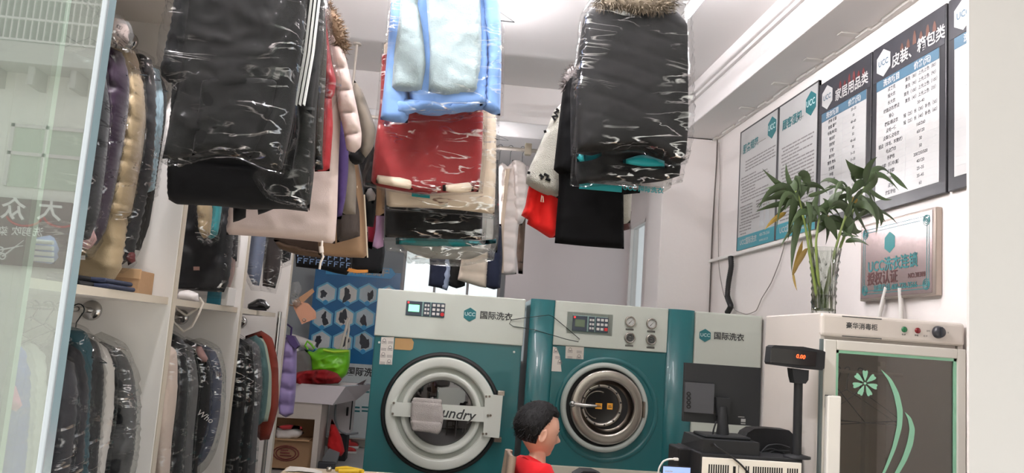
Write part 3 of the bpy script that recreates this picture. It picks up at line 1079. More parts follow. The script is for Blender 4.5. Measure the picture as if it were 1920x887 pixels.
# ---- third bundle
G3 = 'clothes on the third rail'
t = garment('bagged_coat', 'large charcoal coat with brown fur collar in clear plastic', 'coat', 3.4, [
    ('coat_body', [(1139, -6), (1112, 14), (1095, 30), (1090, 60), (1082, 120), (1080, 200), (1082, 286), (1140, 285), (1204, 278), (1240, 294), (1274, 307), (1285, 300), (1290, 238), (1290, 140), (1288, 50), (1272, 28), (1250, 8), (1200, -10)], cloth('charcoal padded', (18, 18, 18), rough=.7, spec=.12, bump=0, sheen=0), dict(th=.16, wr=.004, rim=.12, quilt=(.085, .003, .25))),
], bag=[(1139, -30), (1105, 0), (1088, 30), (1080, 100), (1070, 170), (1070, 292), (1140, 290), (1204, 284), (1262, 312), (1290, 306), (1298, 240), (1296, 130), (1292, 40), (1286, 5), (1268, 6), (1240, -25), (1190, -40)], bagopt=dict(th=.2, wr=.012), hk=(.80, 2.93, RAZ), group=G3)
fur(MB(), [PY(1128, 4, 3.32), PY(1160, 3, 3.3), PY(1200, 6, 3.29), PY(1235, 10, 3.3), PY(1256, 6, 3.33)], .03, 1500, .035, 5).build('fur_collar', cloth('brown grey fur', (104, 94, 80)), t)
t = garment('bagged_trousers', 'black garment in plastic with teal print below the charcoal coat', 'trousers', 3.58, [
    ('trouser_body', [(1090, 160), (1080, 290), (1078, 325), (1084, 346), (1140, 338), (1200, 344), (1240, 340), (1274, 330), (1276, 310), (1280, 200), (1270, 160)], BLK, dict(th=.1, wr=.01)),
    ('bag_print', [(1168, 300), (1206, 290), (1246, 302), (1246, 312), (1206, 312), (1168, 306)], TEALF, dict(th=.006, dy=-.09, rim=.004)),
    ('bag_print', [(1080, 288), (1110, 292), (1128, 286), (1128, 292), (1110, 300), (1082, 304)], TEALF, dict(th=.006, dy=-.09, rim=.004)),
], bag=[(1086, 160), (1072, 290), (1068, 346), (1090, 352), (1140, 348), (1200, 352), (1240, 352), (1280, 342), (1284, 310), (1288, 200), (1276, 160)], bagopt=dict(th=.15, wr=.022), hk=(.80, 2.6, RAZ), group=G3)
t = thing('printed_bag', 'clear plastic bag edge with teal lettering below the charcoal coat', 'bag', PY(1165, 360, 3.7), G3)
puffmesh(MB(), px2([(1086, 200), (1084, 345), (1090, 352), (1160, 352), (1240, 362), (1258, 352), (1262, 330), (1270, 200)], 3.7), 3.7, .05, step=.03, wr=.012).build('film', FILM2, t)
fr = front(3.66)
m = MB(fr)
q0, q1 = fr.at(1086, 349), fr.at(1166, 352)
m.box((q0[0], q0[1] - .012, 0), (q1[0], q1[1] + .008, .002))
q = fr.at(1168, 352)
m.text('UCC 国际洗衣', .03, q[0], q[1], .001, 'LEFT', .03)
m.build('bag_print', TEALF, t)
hook(t, .80, 3.7, 2.5, RAZ)
t = garment('black_coat', 'plain black coat with grey fur hood left of the charcoal bag', 'coat', 3.86, [
    ('coat_body', [(1072, 140), (1060, 150), (1052, 200), (1046, 280), (1048, 345), (1044, 400), (1040, 456), (1100, 462), (1170, 467), (1169, 365), (1200, 362), (1202, 330), (1180, 140)], cloth('deep black cloth', (12, 12, 13), spec=.1, bump=0, sheen=0), dict(th=.1, fold=.008)),
    ('sleeve', [(1064, 140), (1056, 165), (1048, 230), (1038, 318), (1050, 328), (1078, 330), (1088, 230), (1090, 150)], cloth('deep black cloth', (0, 0, 0)), dict(th=.1, wr=.008, dy=-.03)),
], hk=(.80, 2.75, RAZ), group=G3)
fur(MB(), [PY(1088, 128, 3.84), PY(1074, 136, 3.82), PY(1066, 152, 3.82), PY(1064, 162, 3.83)], .026, 700, .03, 8).build('fur_hood', cloth('grey fur', (120, 114, 112)), t)
t = garment('fleece_jacket', 'pale grey green fleece jacket with black lettering on the sleeve', 'jacket', 4.02, [
    ('sleeve', [(1052, 195), (1040, 206), (1026, 240), (1004, 290), (988, 326), (986, 344), (1000, 354), (1020, 364), (1048, 372), (1056, 340), (1062, 260)], cloth('pale fleece', (176, 174, 162), bump=.6, bscale=220, sheen=.4), dict(th=.13, wr=.008)),
    ('jacket_body', [(1060, 190), (1056, 300), (1056, 368), (1110, 400), (1168, 420), (1182, 418), (1184, 370), (1170, 200)], cloth('pale fleece', (0, 0, 0)), dict(th=.08, dy=.02)),
], hk=(.80, 2.6, RAZ), group=G3)
m = MB()
for pts in ([(1043, 204), (1047, 207), (1040, 212), (1045, 217), (1036, 219), (1041, 225)], [(1024, 246), (1020, 247)], [(1012, 327), (1018, 332), (1014, 336)], [(1020, 326), (1028, 330), (1024, 336), (1032, 338)], [(992, 322), (991, 326)]):
    m.tube([tuple(PY(x, y, 3.952)) for x, y in pts], .0075, 6)
m.build('sleeve_lettering', BLK, t)
t = garment('red_skirt', 'bright red flared skirt with drawstring under the fleece jacket', 'skirt', 4.08, [
    ('skirt_body', [(1010, 330), (992, 348), (985, 385), (977, 404), (990, 412), (988, 420), (1008, 432), (1030, 446), (1042, 445), (1050, 400), (1060, 340)], cloth('bright red cloth', (222, 34, 30)), dict(th=.09, fold=.022, foldf=26)),
], hk=(.80, 2.5, RAZ, (.24, .03)), group=G3)
MB().tube([tuple(PY(x, y, 4.0)) for x, y in ((1016, 366), (1014, 378), (1019, 379), (1018, 368))], .003, 6).build('drawstring', CREAM, t)
garment('beige_shirt', 'beige and maroon garment edge right of the black coat hem', 'shirt', 4.1, [
    ('shirt_body', [(1120, 300), (1130, 420), (1166, 418), (1178, 408), (1184, 385), (1185, 300)], cloth('pale beige cloth', (200, 192, 178)), dict(th=.06)),
    ('lower_edge', [(1160, 400), (1176, 400), (1184, 396), (1181, 430), (1164, 434)], cloth('maroon brown', (78, 50, 50)), dict(th=.05, dy=.03)),
], hk=(.80, 2.5, RAZ, (.03, .17)), group=G3)

# ================================================================== CLOTHES IN THE WARDROBE
GW = 'clothes in the wardrobe'
ZU, ZL = 2.5, RZ
GOLD = cloth('gold puffer', (156, 138, 108), rough=.35, bump=.15)
DPUR = cloth('dark purple puffer', (44, 29, 46), rough=.45)
PBLUE = cloth('pale blue puffer', (146, 172, 182), rough=.5)


def wg(name, lab, cat_, Y, parts, zr, bag='auto', w=.2, zs=None, **k):
    q = px2(parts[0][1], Y)
    top = max(p[1] for p in q) if zs is None else zs
    return garment(name, lab, cat_, Y, parts, bag=bag, hk=(RX, top - .03, zr, w), group=GW, **k)


# upper bay, nearest the shop door
wg('black_puffer', 'glossy black padded jacket nearest in the upper wardrobe behind the door edge', 'jacket', 2.35, [
    ('jacket_body', [(60, 110), (120, 95), (190, 120), (200, 200), (192, 300), (178, 400), (160, 450), (90, 450), (30, 430), (30, 200)], BLKP, dict(th=.12, quilt=(.12, .014, .05), wr=.008))], ZU)
wg('striped_shirt', 'white and blue striped garment folded behind the glass door', 'shirt', 2.2, [
    ('shirt_body', [(58, 448), (100, 440), (108, 470), (102, 496), (60, 490)], mat('blue stripe knit', (130, 150, 190), .8), dict(th=.08))], ZU, bag=None, w=.03)
m = MB()
for k in range(4):
    m.tube([tuple(PY(60 + x, 452 + k * 11 + x * .08, 2.15)) for x in range(0, 46, 8)], .006, 6)
ST_ = [o for o in COL.objects if o.name.startswith('striped_shirt')][0]
m.build('stripe', cloth('white stripe', (0, 0, 0)), ST_)
wg('pink_bundle', 'dusty pink scarf bundle below the dark purple jacket', 'scarf', 2.5, [
    ('scarf_body', [(150, 415), (172, 418), (180, 445), (165, 468), (142, 462), (134, 440)], cloth('dusty pink', (176, 140, 138)), dict(th=.1, wr=.02))], ZU, w=.04)
wg('purple_jacket', 'dark purple padded jacket in plastic beside the gold one', 'jacket', 2.56, [
    ('jacket_body', [(120, 120), (200, 85), (228, 98), (237, 140), (236, 200), (224, 280), (208, 360), (192, 430), (172, 462), (120, 440), (110, 250)], DPUR, dict(th=.12, quilt=(.16, .012, .1), wr=.012))], ZU)
wg('gold_jacket', 'long gold padded jacket in plastic in the upper wardrobe', 'jacket', 2.72, [
    ('sleeve', [(236, 88), (252, 96), (264, 150), (268, 222), (262, 285), (250, 345), (240, 400), (224, 410), (210, 400), (226, 310), (236, 220), (238, 150)], GOLD, dict(th=.13, quilt=(.07, .009, .5), wr=.014)),
    ('jacket_body', [(160, 110), (232, 90), (240, 150), (240, 300), (236, 420), (226, 500), (214, 528), (170, 532), (134, 520), (130, 400)], GOLD, dict(th=.1, wr=.022, dy=.015)),
    ('size_tag', [(146, 479), (159, 479), (159, 487), (146, 487)], TRIMW, dict(th=.006, dy=-.06, smoothing=False, rim=.003)),
], ZU)
wg('black_jacket', 'black jacket in plastic between the gold and pale blue jackets', 'jacket', 2.84, [
    ('jacket_body', [(170, 120), (262, 100), (284, 112), (290, 160), (290, 240), (282, 330), (262, 420), (248, 480), (230, 496), (180, 480)], BLKP, dict(th=.11, wr=.016)),
    ('cuff', [(236, 470), (252, 468), (254, 490), (240, 498)], cloth('maroon knit', (96, 40, 42)), dict(th=.08))], ZU)
wg('blue_jacket', 'pale blue padded sleeve in plastic against the first wardrobe panel', 'jacket', 2.93, [
    ('sleeve', [(276, 122), (298, 130), (306, 180), (304, 240), (296, 300), (288, 356), (276, 361), (264, 356), (270, 290), (278, 210)], PBLUE, dict(th=.09, quilt=(.11, .01, .2), wr=.008)),
    ('jacket_body', [(200, 130), (280, 118), (300, 140), (312, 170), (310, 230), (296, 320), (280, 420), (262, 470), (210, 460)], DKG, dict(th=.07, dy=.03, wr=.01))], ZU)
t = thing('pink_hood', 'small pale pink hooded bundle on top of the purple jacket', 'hood', PY(228, 85, 2.5), None)
puffmesh(MB(), px2([(214, 42), (232, 36), (240, 50), (238, 72), (230, 88), (218, 84), (212, 64)], 2.5), 2.5, .1, step=.014, wr=.014).build('hood_body', cloth('pale pink cloth', (176, 156, 150)), t)
puffmesh(MB(), px2([(206, 40), (232, 30), (246, 48), (242, 80), (230, 96), (214, 90)], 2.5), 2.5, .13, step=.016, wr=.02).build('plastic_cover', FILM2, t)
# lower bay, nearest the shop door
wg('blue_shirt', 'bright blue and pink garment nearest behind the glass', 'shirt', 2.05, [
    ('shirt_body', [(10, 660), (40, 650), (52, 700), (48, 800), (40, 887), (34, 1000), (-20, 1000), (-20, 700)], cloth('royal blue cloth', (70, 90, 160)), dict(th=.09, wr=.012)),
    ('pink_panel', [(14, 720), (30, 724), (42, 760), (30, 772), (10, 764)], cloth('pink cloth', (196, 110, 140)), dict(th=.05, dy=-.04))], ZL)
wg('white_coat', 'white coat in plastic behind the glass door', 'coat', 2.2, [
    ('coat_body', [(30, 650), (62, 640), (80, 670), (78, 780), (66, 887), (56, 1010), (0, 1010), (10, 760)], cloth('off white cloth', (198, 196, 190)), dict(th=.1, fold=.014))], ZL)
wg('black_coat', 'matte black coat in plastic just beside the door edge', 'coat', 2.38, [
    ('coat_body', [(60, 670), (96, 664), (130, 676), (140, 740), (132, 840), (116, 960), (110, 1020), (40, 1020), (50, 760)], cloth('black wool', (36, 36, 40)), dict(th=.11, fold=.012))], ZL)
wg('black_coat', 'black ribbed coat in plastic, second along from the door edge', 'coat', 2.52, [
    ('coat_body', [(80, 650), (118, 638), (150, 660), (162, 730), (156, 830), (146, 960), (140, 1020), (70, 1020), (76, 760)], cloth('black rib', (28, 28, 32)), dict(th=.1, fold=.014))], ZL)
wg('teal_cardigan', 'thin teal garment shoulders under the chrome rail flange', 'cardigan', 2.6, [
    ('cardigan_body', [(100, 625), (132, 612), (160, 622), (172, 650), (168, 760), (160, 1000), (90, 1000)], cloth('dark teal cloth', (38, 70, 78)), dict(th=.08, wr=.01))], ZL)
wg('black_puffer', 'shiny black padded coat in plastic under the wardrobe rail', 'coat', 2.7, [
    ('coat_body', [(100, 640), (140, 622), (176, 640), (190, 700), (184, 800), (176, 900), (172, 1020), (90, 1020), (96, 760)], BLKP, dict(th=.11, quilt=(.1, .014, .1), wr=.012))], ZL)
wg('white_dress', 'pale white garment in plastic between two black coats', 'dress', 2.79, [
    ('dress_body', [(120, 642), (160, 630), (196, 650), (214, 690), (212, 780), (196, 887), (186, 1020), (110, 1020), (116, 760)], cloth('pale grey cloth', (186, 182, 176)), dict(th=.08, fold=.016))], ZL)
wg('black_coat', 'black coat in plastic against the first wardrobe panel', 'coat', 2.92, [
    ('coat_body', [(150, 655), (190, 640), (226, 658), (246, 700), (254, 760), (250, 840), (232, 930), (226, 1020), (140, 1020), (146, 780)], BLKP, dict(th=.1, quilt=(.13, .012, .05), wr=.014))], ZL,
    bag=[(148, 640), (190, 622), (236, 645), (256, 690), (264, 760), (260, 850), (244, 940), (236, 1030), (130, 1030), (140, 780)], bagopt=dict(wr=.024, m=FILM2))
# middle bay
wg('gold_jacket', 'short gold padded sleeve in plastic under the black padded hem', 'jacket', 3.5, [
    ('sleeve', [(374, 330), (396, 330), (398, 400), (394, 440), (382, 448), (374, 436), (370, 390)], GOLD, dict(th=.1, quilt=(.07, .01, .3), wr=.01))], ZU, w=.03)
wg('teal_jacket', 'teal sleeve in plastic beside the short gold sleeve', 'jacket', 3.56, [
    ('sleeve', [(396, 330), (418, 330), (416, 390), (408, 440), (396, 449), (388, 444), (396, 400)], cloth('teal puffer', (52, 132, 138), rough=.45), dict(th=.09, wr=.008))], ZU, w=.03)
wg('black_coats_bag', 'bulky black garment in plastic filling the middle upper wardrobe', 'coat', 3.72, [
    ('coat_body', [(310, 250), (380, 240), (440, 280), (442, 400), (436, 460), (430, 520), (420, 548), (360, 545), (320, 540), (320, 400)], BLKP, dict(th=.16, wr=.02)),
    ('size_tag', [(363, 500), (374, 500), (374, 507), (363, 507)], cloth('pink tag', (150, 120, 112)), dict(th=.006, dy=-.095, smoothing=False, rim=.003))], ZU)
wg('black_jacket', 'second black garment in plastic beside the second wardrobe panel', 'jacket', 3.94, [
    ('jacket_body', [(380, 260), (430, 260), (450, 300), (448, 420), (444, 490), (426, 492), (400, 480)], BLKP, dict(th=.1, wr=.016)),
    ('lower_part', [(410, 470), (442, 480), (440, 510), (430, 545), (408, 545)], cloth('dusty rose cloth', (150, 128, 122)), dict(th=.07, wr=.012))], ZU)
wg('beige_dress', 'pale pinkish beige garment nearest in the middle wardrobe bay', 'dress', 3.2, [
    ('dress_body', [(262, 660), (308, 640), (331, 660), (332, 740), (322, 830), (312, 1000), (250, 1000)], cloth('pinkish beige cloth', (196, 180, 168)), dict(th=.08, fold=.014))], ZL)
wg('black_puffer', 'shiny black padded coat in the middle wardrobe bay', 'coat', 3.34, [
    ('coat_body', [(270, 640), (312, 618), (344, 640), (352, 720), (344, 820), (330, 1000), (260, 1000)], BLKP, dict(th=.1, quilt=(.11, .014, .1), wr=.014))], ZL)
wg('grey_coat', 'grey garment in plastic behind the shiny black padded coat', 'coat', 3.48, [
    ('coat_body', [(290, 648), (330, 634), (360, 652), (372, 720), (364, 810), (352, 1000), (280, 1000)], cloth('mid grey cloth', (92, 92, 92)), dict(th=.08, fold=.012))], ZL)
t = wg('black_jacket', 'black jacket with white lettering in the middle wardrobe bay', 'jacket', 3.62, [
    ('jacket_body', [(310, 650), (350, 636), (380, 652), (394, 700), (390, 790), (372, 860), (360, 1000), (300, 1000)], BLK, dict(th=.09, fold=.01, wr=.008)),
    ('collar', [(362, 648), (378, 650), (390, 672), (384, 686), (372, 672)], cloth('rose trim', (150, 120, 116)), dict(th=.05, dy=-.04))], ZL)
fr = front(3.56)
q = fr.at(370, 772)
MB(fr).text('Who', .036, q[0], q[1], 0, 'LEFT', .0, .2, -.5).build('lettering', TRIMW, t)
wg('navy_jacket', 'navy blue jacket in plastic beside the second wardrobe panel', 'jacket', 3.84, [
    ('jacket_body', [(340, 655), (376, 645), (404, 660), (416, 700), (412, 780), (400, 830), (384, 862), (340, 900)], cloth('slate blue cloth', (62, 70, 96)), dict(th=.09, wr=.01))], ZL,
    bag=[(336, 645), (376, 634), (412, 652), (424, 700), (420, 790), (404, 850), (386, 880), (336, 920)], bagopt=dict(m=FILM2))
# far bay
wg('grey_shirt', 'blue grey shirt in plastic high in the last wardrobe bay', 'shirt', 4.4, [
    ('shirt_body', [(455, 380), (490, 380), (500, 430), (492, 500), (486, 536), (474, 534), (460, 500)], cloth('blue grey cloth', (96, 104, 122)), dict(th=.08, fold=.01))], ZU)
wg('black_trousers', 'dark trousers in plastic high in the last wardrobe bay', 'trousers', 4.6, [
    ('trouser_body', [(494, 400), (520, 400), (528, 460), (524, 510), (516, 541), (492, 536), (494, 470)], cloth('brown black cloth', (48, 42, 40)), dict(th=.08, wr=.01))], ZU)
wg('denim_shirt', 'small blue and white garment in plastic above the dark trousers', 'shirt', 4.8, [
    ('shirt_body', [(500, 400), (530, 400), (534, 440), (526, 474), (512, 470), (502, 440)], cloth('denim cloth', (92, 112, 168)), dict(th=.08, wr=.012))], ZU)
wg('black_vest', 'small black garment in plastic last in the upper wardrobe', 'vest', 4.98, [
    ('vest_body', [(522, 420), (546, 420), (548, 460), (544, 488), (530, 494), (520, 470)], BLK, dict(th=.07, wr=.012))], ZU)
for nm, lb, cat_, Y, ol, mt in (
    ('black_coat', 'black coat in plastic nearest in the last lower bay', 'coat', 4.22, [(400, 650), (434, 634), (458, 650), (462, 720), (452, 820), (440, 980), (390, 980)], BLK),
    ('dark_grey_coat', 'dark grey coat in plastic, second in the last lower bay', 'coat', 4.36, [(420, 648), (450, 634), (472, 648), (478, 720), (470, 810), (456, 980), (410, 980)], CHAR),
    ('grey_jacket', 'mid grey jacket in plastic just before the teal sweater', 'jacket', 4.5, [(436, 648), (466, 634), (486, 650), (492, 720), (484, 800), (472, 980), (426, 980)], cloth('grey wool', (84, 84, 86))),
    ('teal_sweater', 'dark grey teal sweater hanging in the last lower bay', 'sweater', 4.62, [(450, 640), (480, 628), (494, 642), (504, 700), (500, 760), (494, 790), (480, 800), (450, 800)], cloth('grey teal knit', (62, 88, 88))),
    ('sage_sweater', 'pale sage green sweater beside the rust red one', 'sweater', 4.74, [(460, 640), (490, 630), (500, 648), (509, 700), (508, 760), (502, 790), (484, 792), (460, 790)], cloth('sage knit', (142, 154, 138))),
    ('rust_sweater', 'long rust red knitted sweater last in the lower wardrobe', 'sweater', 4.88, [(460, 630), (490, 620), (510, 634), (521, 680), (522, 760), (512, 800), (505, 824), (488, 826), (470, 800)], cloth('rust knit', (118, 44, 30), bump=.5))):
    wg(nm, lb, cat_, Y, [(cat_ + '_body', ol, mt, dict(th=.09, fold=.01))], ZL, bag=None if 'sweater' in nm else 'auto')
# purple padded jacket hanging on the last panel
fr = None
t = garment('purple_jacket', 'pale purple padded jacket hanging on the end panel by the sink', 'jacket', 5.5, [
    ('jacket_body', [(536, 632), (548, 630), (556, 650), (556, 700), (554, 740), (550, 776), (536, 783), (524, 776), (520, 740), (526, 690), (530, 655)], cloth('lilac puffer', (138, 122, 166), rough=.5), dict(th=.14, quilt=(.1, .02, .1), wr=.012)),
    ('collar', [(538, 628), (552, 630), (562, 648), (556, 654), (546, 646)], cloth('dark purple lining', (70, 56, 96)), dict(th=.08, dy=-.04)),
], group=None)
p = PY(545, 632, 5.5)
MB().tube([(p[0], 5.5, p[2] - .01), (p[0], 5.5, p[2] + .06), (p[0] - .02, 5.45, p[2] + .08), (-.962, 5.32, p[2] + .08)], .006, 8).build('hanging_loop', PURP, t)
# things on the wardrobe shelves
CARD = mat('brown cardboard', (164, 130, 96), .8, bump=.1, var=.06, vscale=10)
p0, p1 = PY(212, 545, 2.9), PY(268, 508, 2.9)
b = thing('cardboard_box', 'small brown cardboard box on the first wardrobe shelf', 'box', ((p0[0] + p1[0]) / 2, 2.95, 1.57))
MB().box((p0[0], 2.88, 1.57), (p1[0], 3.02, p1[2]), .003).build('carton', CARD, b)
MB().box((p0[0] - .002, 2.876, p1[2] - .03), (p1[0] + .002, 2.885, p1[2] + .004), .002).build('flap', mat('light cardboard', (184, 150, 112), .8), b)
for i, (x0, x1, y, mt, lb) in enumerate(((120, 180, 2.5, BLK, 'folded black trousers on the first shelf under the gold jacket'), (180, 232, 2.6, NAVY, 'folded navy cloth on the first shelf beside the carton'))):
    a, c = PY(x0, 540, y), PY(x1, 545, y)
    m = MB()
    for k in range(2):
        m.box((a[0], y - .12, 1.571 + k * .016), (c[0] - k * .01, y + .1, 1.585 + k * .016), .007, 3)
    tag(m.build('folded_clothes', mt), lb, 'clothes', None)
a, c = PY(330, 574, 3.5), PY(372, 545, 3.5)
t = thing('white_bag', 'white plastic bag with rope handles on the middle wardrobe shelf', 'bag', ((a[0] + c[0]) / 2, 3.5, 1.57))
puffmesh(MB(), [(a[0], 1.571), (a[0] + .005, c[2] - .01), ((a[0] + c[0]) / 2, c[2]), (c[0], c[2] - .012), (c[0] + .008, 1.575), (c[0] - .02, 1.571)], 3.5, .1, step=.012, wr=.012).build('bag_body', cloth('white plastic', (224, 218, 214), rough=.4), t)
MB().tube([tuple(PY(x, y, 3.42)) for x, y in ((324, 556), (320, 580), (326, 605), (344, 622), (360, 612), (372, 590), (381, 568), (374, 558))], .005, 8).tube([tuple(PY(x, y, 3.44)) for x, y in ((325, 560), (332, 580), (350, 592), (368, 580), (376, 566))], .005, 8).build('rope_handle', cloth('white rope', (214, 206, 196)), t)
a, c = PY(388, 575, 3.8), PY(418, 542, 3.8)
t = thing('teal_carton', 'small teal and white carton on the middle wardrobe shelf', 'box', ((a[0] + c[0]) / 2, 3.85, 1.57))
MB().box((a[0], 3.78, 1.57), (c[0], 3.92, c[2]), .003).build('carton', mat('teal carton', (40, 120, 140), .5), t)
MB().box((c[0], 3.785, 1.57), (c[0] + .03, 3.92, c[2] + .01), .003).build('white_flap', TRIMW, t)
a, c = PY(464, 577, 4.5), PY(508, 562, 4.5)
t = thing('clothes_brush', 'black curved clothes brush on the last wardrobe shelf', 'brush', ((a[0] + c[0]) / 2, 4.5, 1.57))
puffmesh(MB(), [(a[0], 1.578), (a[0], 1.60), (a[0] + .05, c[2]), (c[0] - .03, c[2] - .005), (c[0], 1.595), (c[0] - .01, 1.58)], 4.5, .06, step=.01).build('handle', mat('black plastic gloss', (24, 24, 25), .25), t)
MB().box((a[0] + .01, 4.478, 1.571), (c[0] - .02, 4.522, 1.585), .003).build('bristles', BLK, t)

# ================================================================== MACHINES
ANG = -.028
MY = 5.16
MF = Fr((.55, MY, 0), (math.cos(ANG), math.sin(ANG), 0), (0, 0, 1), (math.sin(ANG), -math.cos(ANG), 0))
TEAL = mat('teal enamel', (28, 96, 100), .32, var=.03, coat=.3)
PANEL = mat('grey white enamel', (198, 204, 194), .4, var=.015)
WRING = mat('white enamel', (214, 218, 210), .3, var=.015)
RUB = mat('black rubber', (26, 27, 28), .6)
STEEL = mat('brushed steel', (176, 170, 162), .26, 1.0, var=.06, vscale=20)
DSTEEL = mat('dark steel', (140, 132, 122), .3, 1.0, var=.1)
INK = mat('dark ink', (52, 54, 54), .6)
TINK = mat('teal logo', (24, 106, 112), .4)
LBL = mat('paper label', (216, 210, 202), .6, var=.05)
GLS = glassmat('door window glass', (170, 166, 166), .12, 1.2, .04)
CLEAR = glassmat('clear glass', (242, 248, 246), .01, .7)


def hexa(m, s, t, r, d0, d1, sx=1.0):
    return m.prism([(s + r * math.sin(k * math.pi / 3) * sx, t + r * math.cos(k * math.pi / 3)) for k in range(6)], d0, d1)


def logo(fr, parent, s, t, r, d, size, gap, txt='国际洗衣', ink=INK, hexm=None):
    hexa(MB(fr), s, t, r, d, d + .002).build('hexagon_mark', hexm or TINK, parent)
    MB(fr).text('UCC', r * .72, s, t + r * .03, d + .003, 'CENTER', .02).build('mark_letters', mat('pale logo letters', (190, 214, 214), .5), parent)
    if txt:
        MB(fr).text(txt, size, s + gap, t, d + .002, 'LEFT', .02).build('lettering', ink, parent)


def keypad(fr, root, corners, lit):
    """recessed control window with display and keys; pixel corners of the outer frame"""
    (s0, t0), (s1, t1) = (fr.at(*c) for c in corners)
    w, h = s1 - s0, t0 - t1
    P = lambda a, b: (s0 + a * w, t0 - b * h)
    f = MB(fr)
    f.box((s0, t1, -.002), (s1, t0, .006), .006)
    fo = f.build('control_frame', mat('pale green bezel', (170, 190, 180), .35), root)
    a, b = P(.13, .86), P(.87, .16)
    MB(fr).box((a[0], a[1], .006), (b[0], b[1], .012), .004).build('control_plate', mat('mid green plate', (120, 152, 146), .35), fo)
    for x0, x1 in ((.13, .44), (.47, .60), (.62, .89)):
        a, b = P(x0, .84), P(x1, .18)
        MB(fr).box((a[0], a[1], .012), (b[0], b[1], .015), .001).build('key_panel', mat('dark key panel', (52, 62, 74), .4), fo)
    a, b = P(.18, .66), P(.39, .34)
    MB(fr).box((a[0], a[1], .015), (b[0], b[1], .017)).build('display', emit('lit display', (130, 255, 180), 1.1) if lit else mat('green grey display', (96, 112, 88), .25), fo)
    a = P(.17, .25)
    MB(fr).disc(a, .0055, .012, .02, 14).build('indicator_light', emit('red indicator', (255, 40, 40), 2.2), fo)
    kw = mat('white key', (214, 212, 208), .5)
    m = MB(fr)
    for i in range(2):
        for j in range(3):
            c = P(.51 + .055 * i, .33 + .18 * j)
            m.box((c[0] - .006, c[1] - .007, .015), (c[0] + .006, c[1] + .007, .019), .001)
    for i in range(3):
        for j in range(3):
            if i == 2 and j == 2:
                continue
            c = P(.675 + .085 * i, .3 + .2 * j)
            m.box((c[0] - .009, c[1] - .008, .015), (c[0] + .009, c[1] + .008, .019), .001)
    m.build('keys', kw, fo)
    c = P(.845, .70)
    (MB(fr).disc(c, .012, .015, .021, 16) if lit else MB(fr).box((c[0] - .01, c[1] - .01, .015), (c[0] + .01, c[1] + .01, .019), .001)).build('red_key', mat('red key', (190, 40, 44), .4), fo)
    return fo


# ---- tumble dryer
TOPZ = MF.at(850, 552)[1]
sA, sB = MF.at(696, 700)[0], MF.at(975, 700)[0]
wpos = lambda s: MF.W(s, 0, -.4)
dr = thing('tumble_dryer', 'teal industrial dryer with white ring door and lit green display', 'dryer', wpos((sA + sB) / 2))
MB(MF).box((sA, .06, -.82), (sB, TOPZ, -.004), .006).build('body', TEAL, dr)
MB(MF).box((sA + .03, 0, -.78), (sB - .03, .06, -.05)).build('plinth', RUB, dr)
pz = MF.at(702, 629)[1]
MB(MF).box((sA - .004, pz, -.02), (sB + .004, TOPZ + .003, .008), .006).build('control_panel', PANEL, dr)
keypad(MF, dr, ((751, 556), (843, 603)), True)
s, t = MF.at(881, 590)
logo(MF, dr, s, t, .044, .008, .052, .062)
DC = MF.at(827, 774)
k = 5.16 / 1528 * 1.0
MB(MF).lathe([(.372, 0), (.372, .004), (.36, .01), (.352, .014), (.348, .004)], (DC[0], DC[1], 0), 2, 72).build('door_gasket', RUB, dr)
door = MB(MF).lathe([(.342, .004), (.342, .04), (.341, .044), (.336, .049), (.334, .05), (.29, .051), (.288, .05), (.283, .046), (.282, .044), (.278, .02), (.276, .018), (.25, .016), (.249, .018), (.246, .04), (.244, .043), (.24, .045), (.224, .044), (.221, .042), (.204, .02), (.2, .0)], (DC[0], DC[1], 0), 2, 80).build('door', WRING, dr)
MB(MF).lathe([(.277, .0195), (.2505, .0175)], (DC[0], DC[1], 0), 2, 80).build('door_groove', mat('grey groove', (168, 172, 164), .5), door)
MB(MF).lathe([(0, .042), (.05, .04), (.1, .033), (.15, .021), (.19, .009), (.204, .004)], (DC[0], DC[1], 0), 2, 48).build('door_glass', GLS, door)
MB(MF).lathe([(.2, -.002), (.19, -.003), (0, -.0035)], (DC[0], DC[1], 0), 2, 48).build('drum_opening', mat('dark drum', (30, 26, 28), .5), door)
a, b = MF.at(722, 765), MF.at(925, 799)
MB(MF).prism([(MF.at(736, 752)), (MF.at(735, 778)), (MF.at(915, 790)), (MF.at(916, 762))], .046, .066).build('door_bar', WRING, door)
hp = [MF.at(909, 738), MF.at(942, 741), MF.at(935, 819), MF.at(905, 816)]
MB(MF).prism(hp, .03, .07).build('hinge_plate', WRING, door)
s, t = MF.at(826, 768)
MB(MF).text('Laundry', .088, MF.at(803, 769)[0], t - .005, .0675, 'LEFT', .012, .25, -.06).build('lettering', INK, door)
m = MB(MF)
for x, y in ((911, 742), (917, 742), (914, 777), (919, 777), (905, 811), (911, 811), (740, 754), (738, 774)):
    m.disc(MF.at(x, y), .007, .06, .075, 12)
m.build('bolts', DSTEEL, door)
a, b = MF.at(932, 741), MF.at(946, 732)
MB(MF).box((a[0], a[1], 0), (b[0], b[1], .055), .004).build('hinge', STEEL, dr)
a, b = MF.at(925, 827), MF.at(940, 819)
MB(MF).box((a[0], a[1], 0), (b[0], b[1], .055), .004).build('hinge', DSTEEL, dr)
for x, y in ((711, 642), (964, 660)):
    MB(MF).disc(MF.at(x, y), .007, -.004, .004, 12).build('screw', WRING, dr)


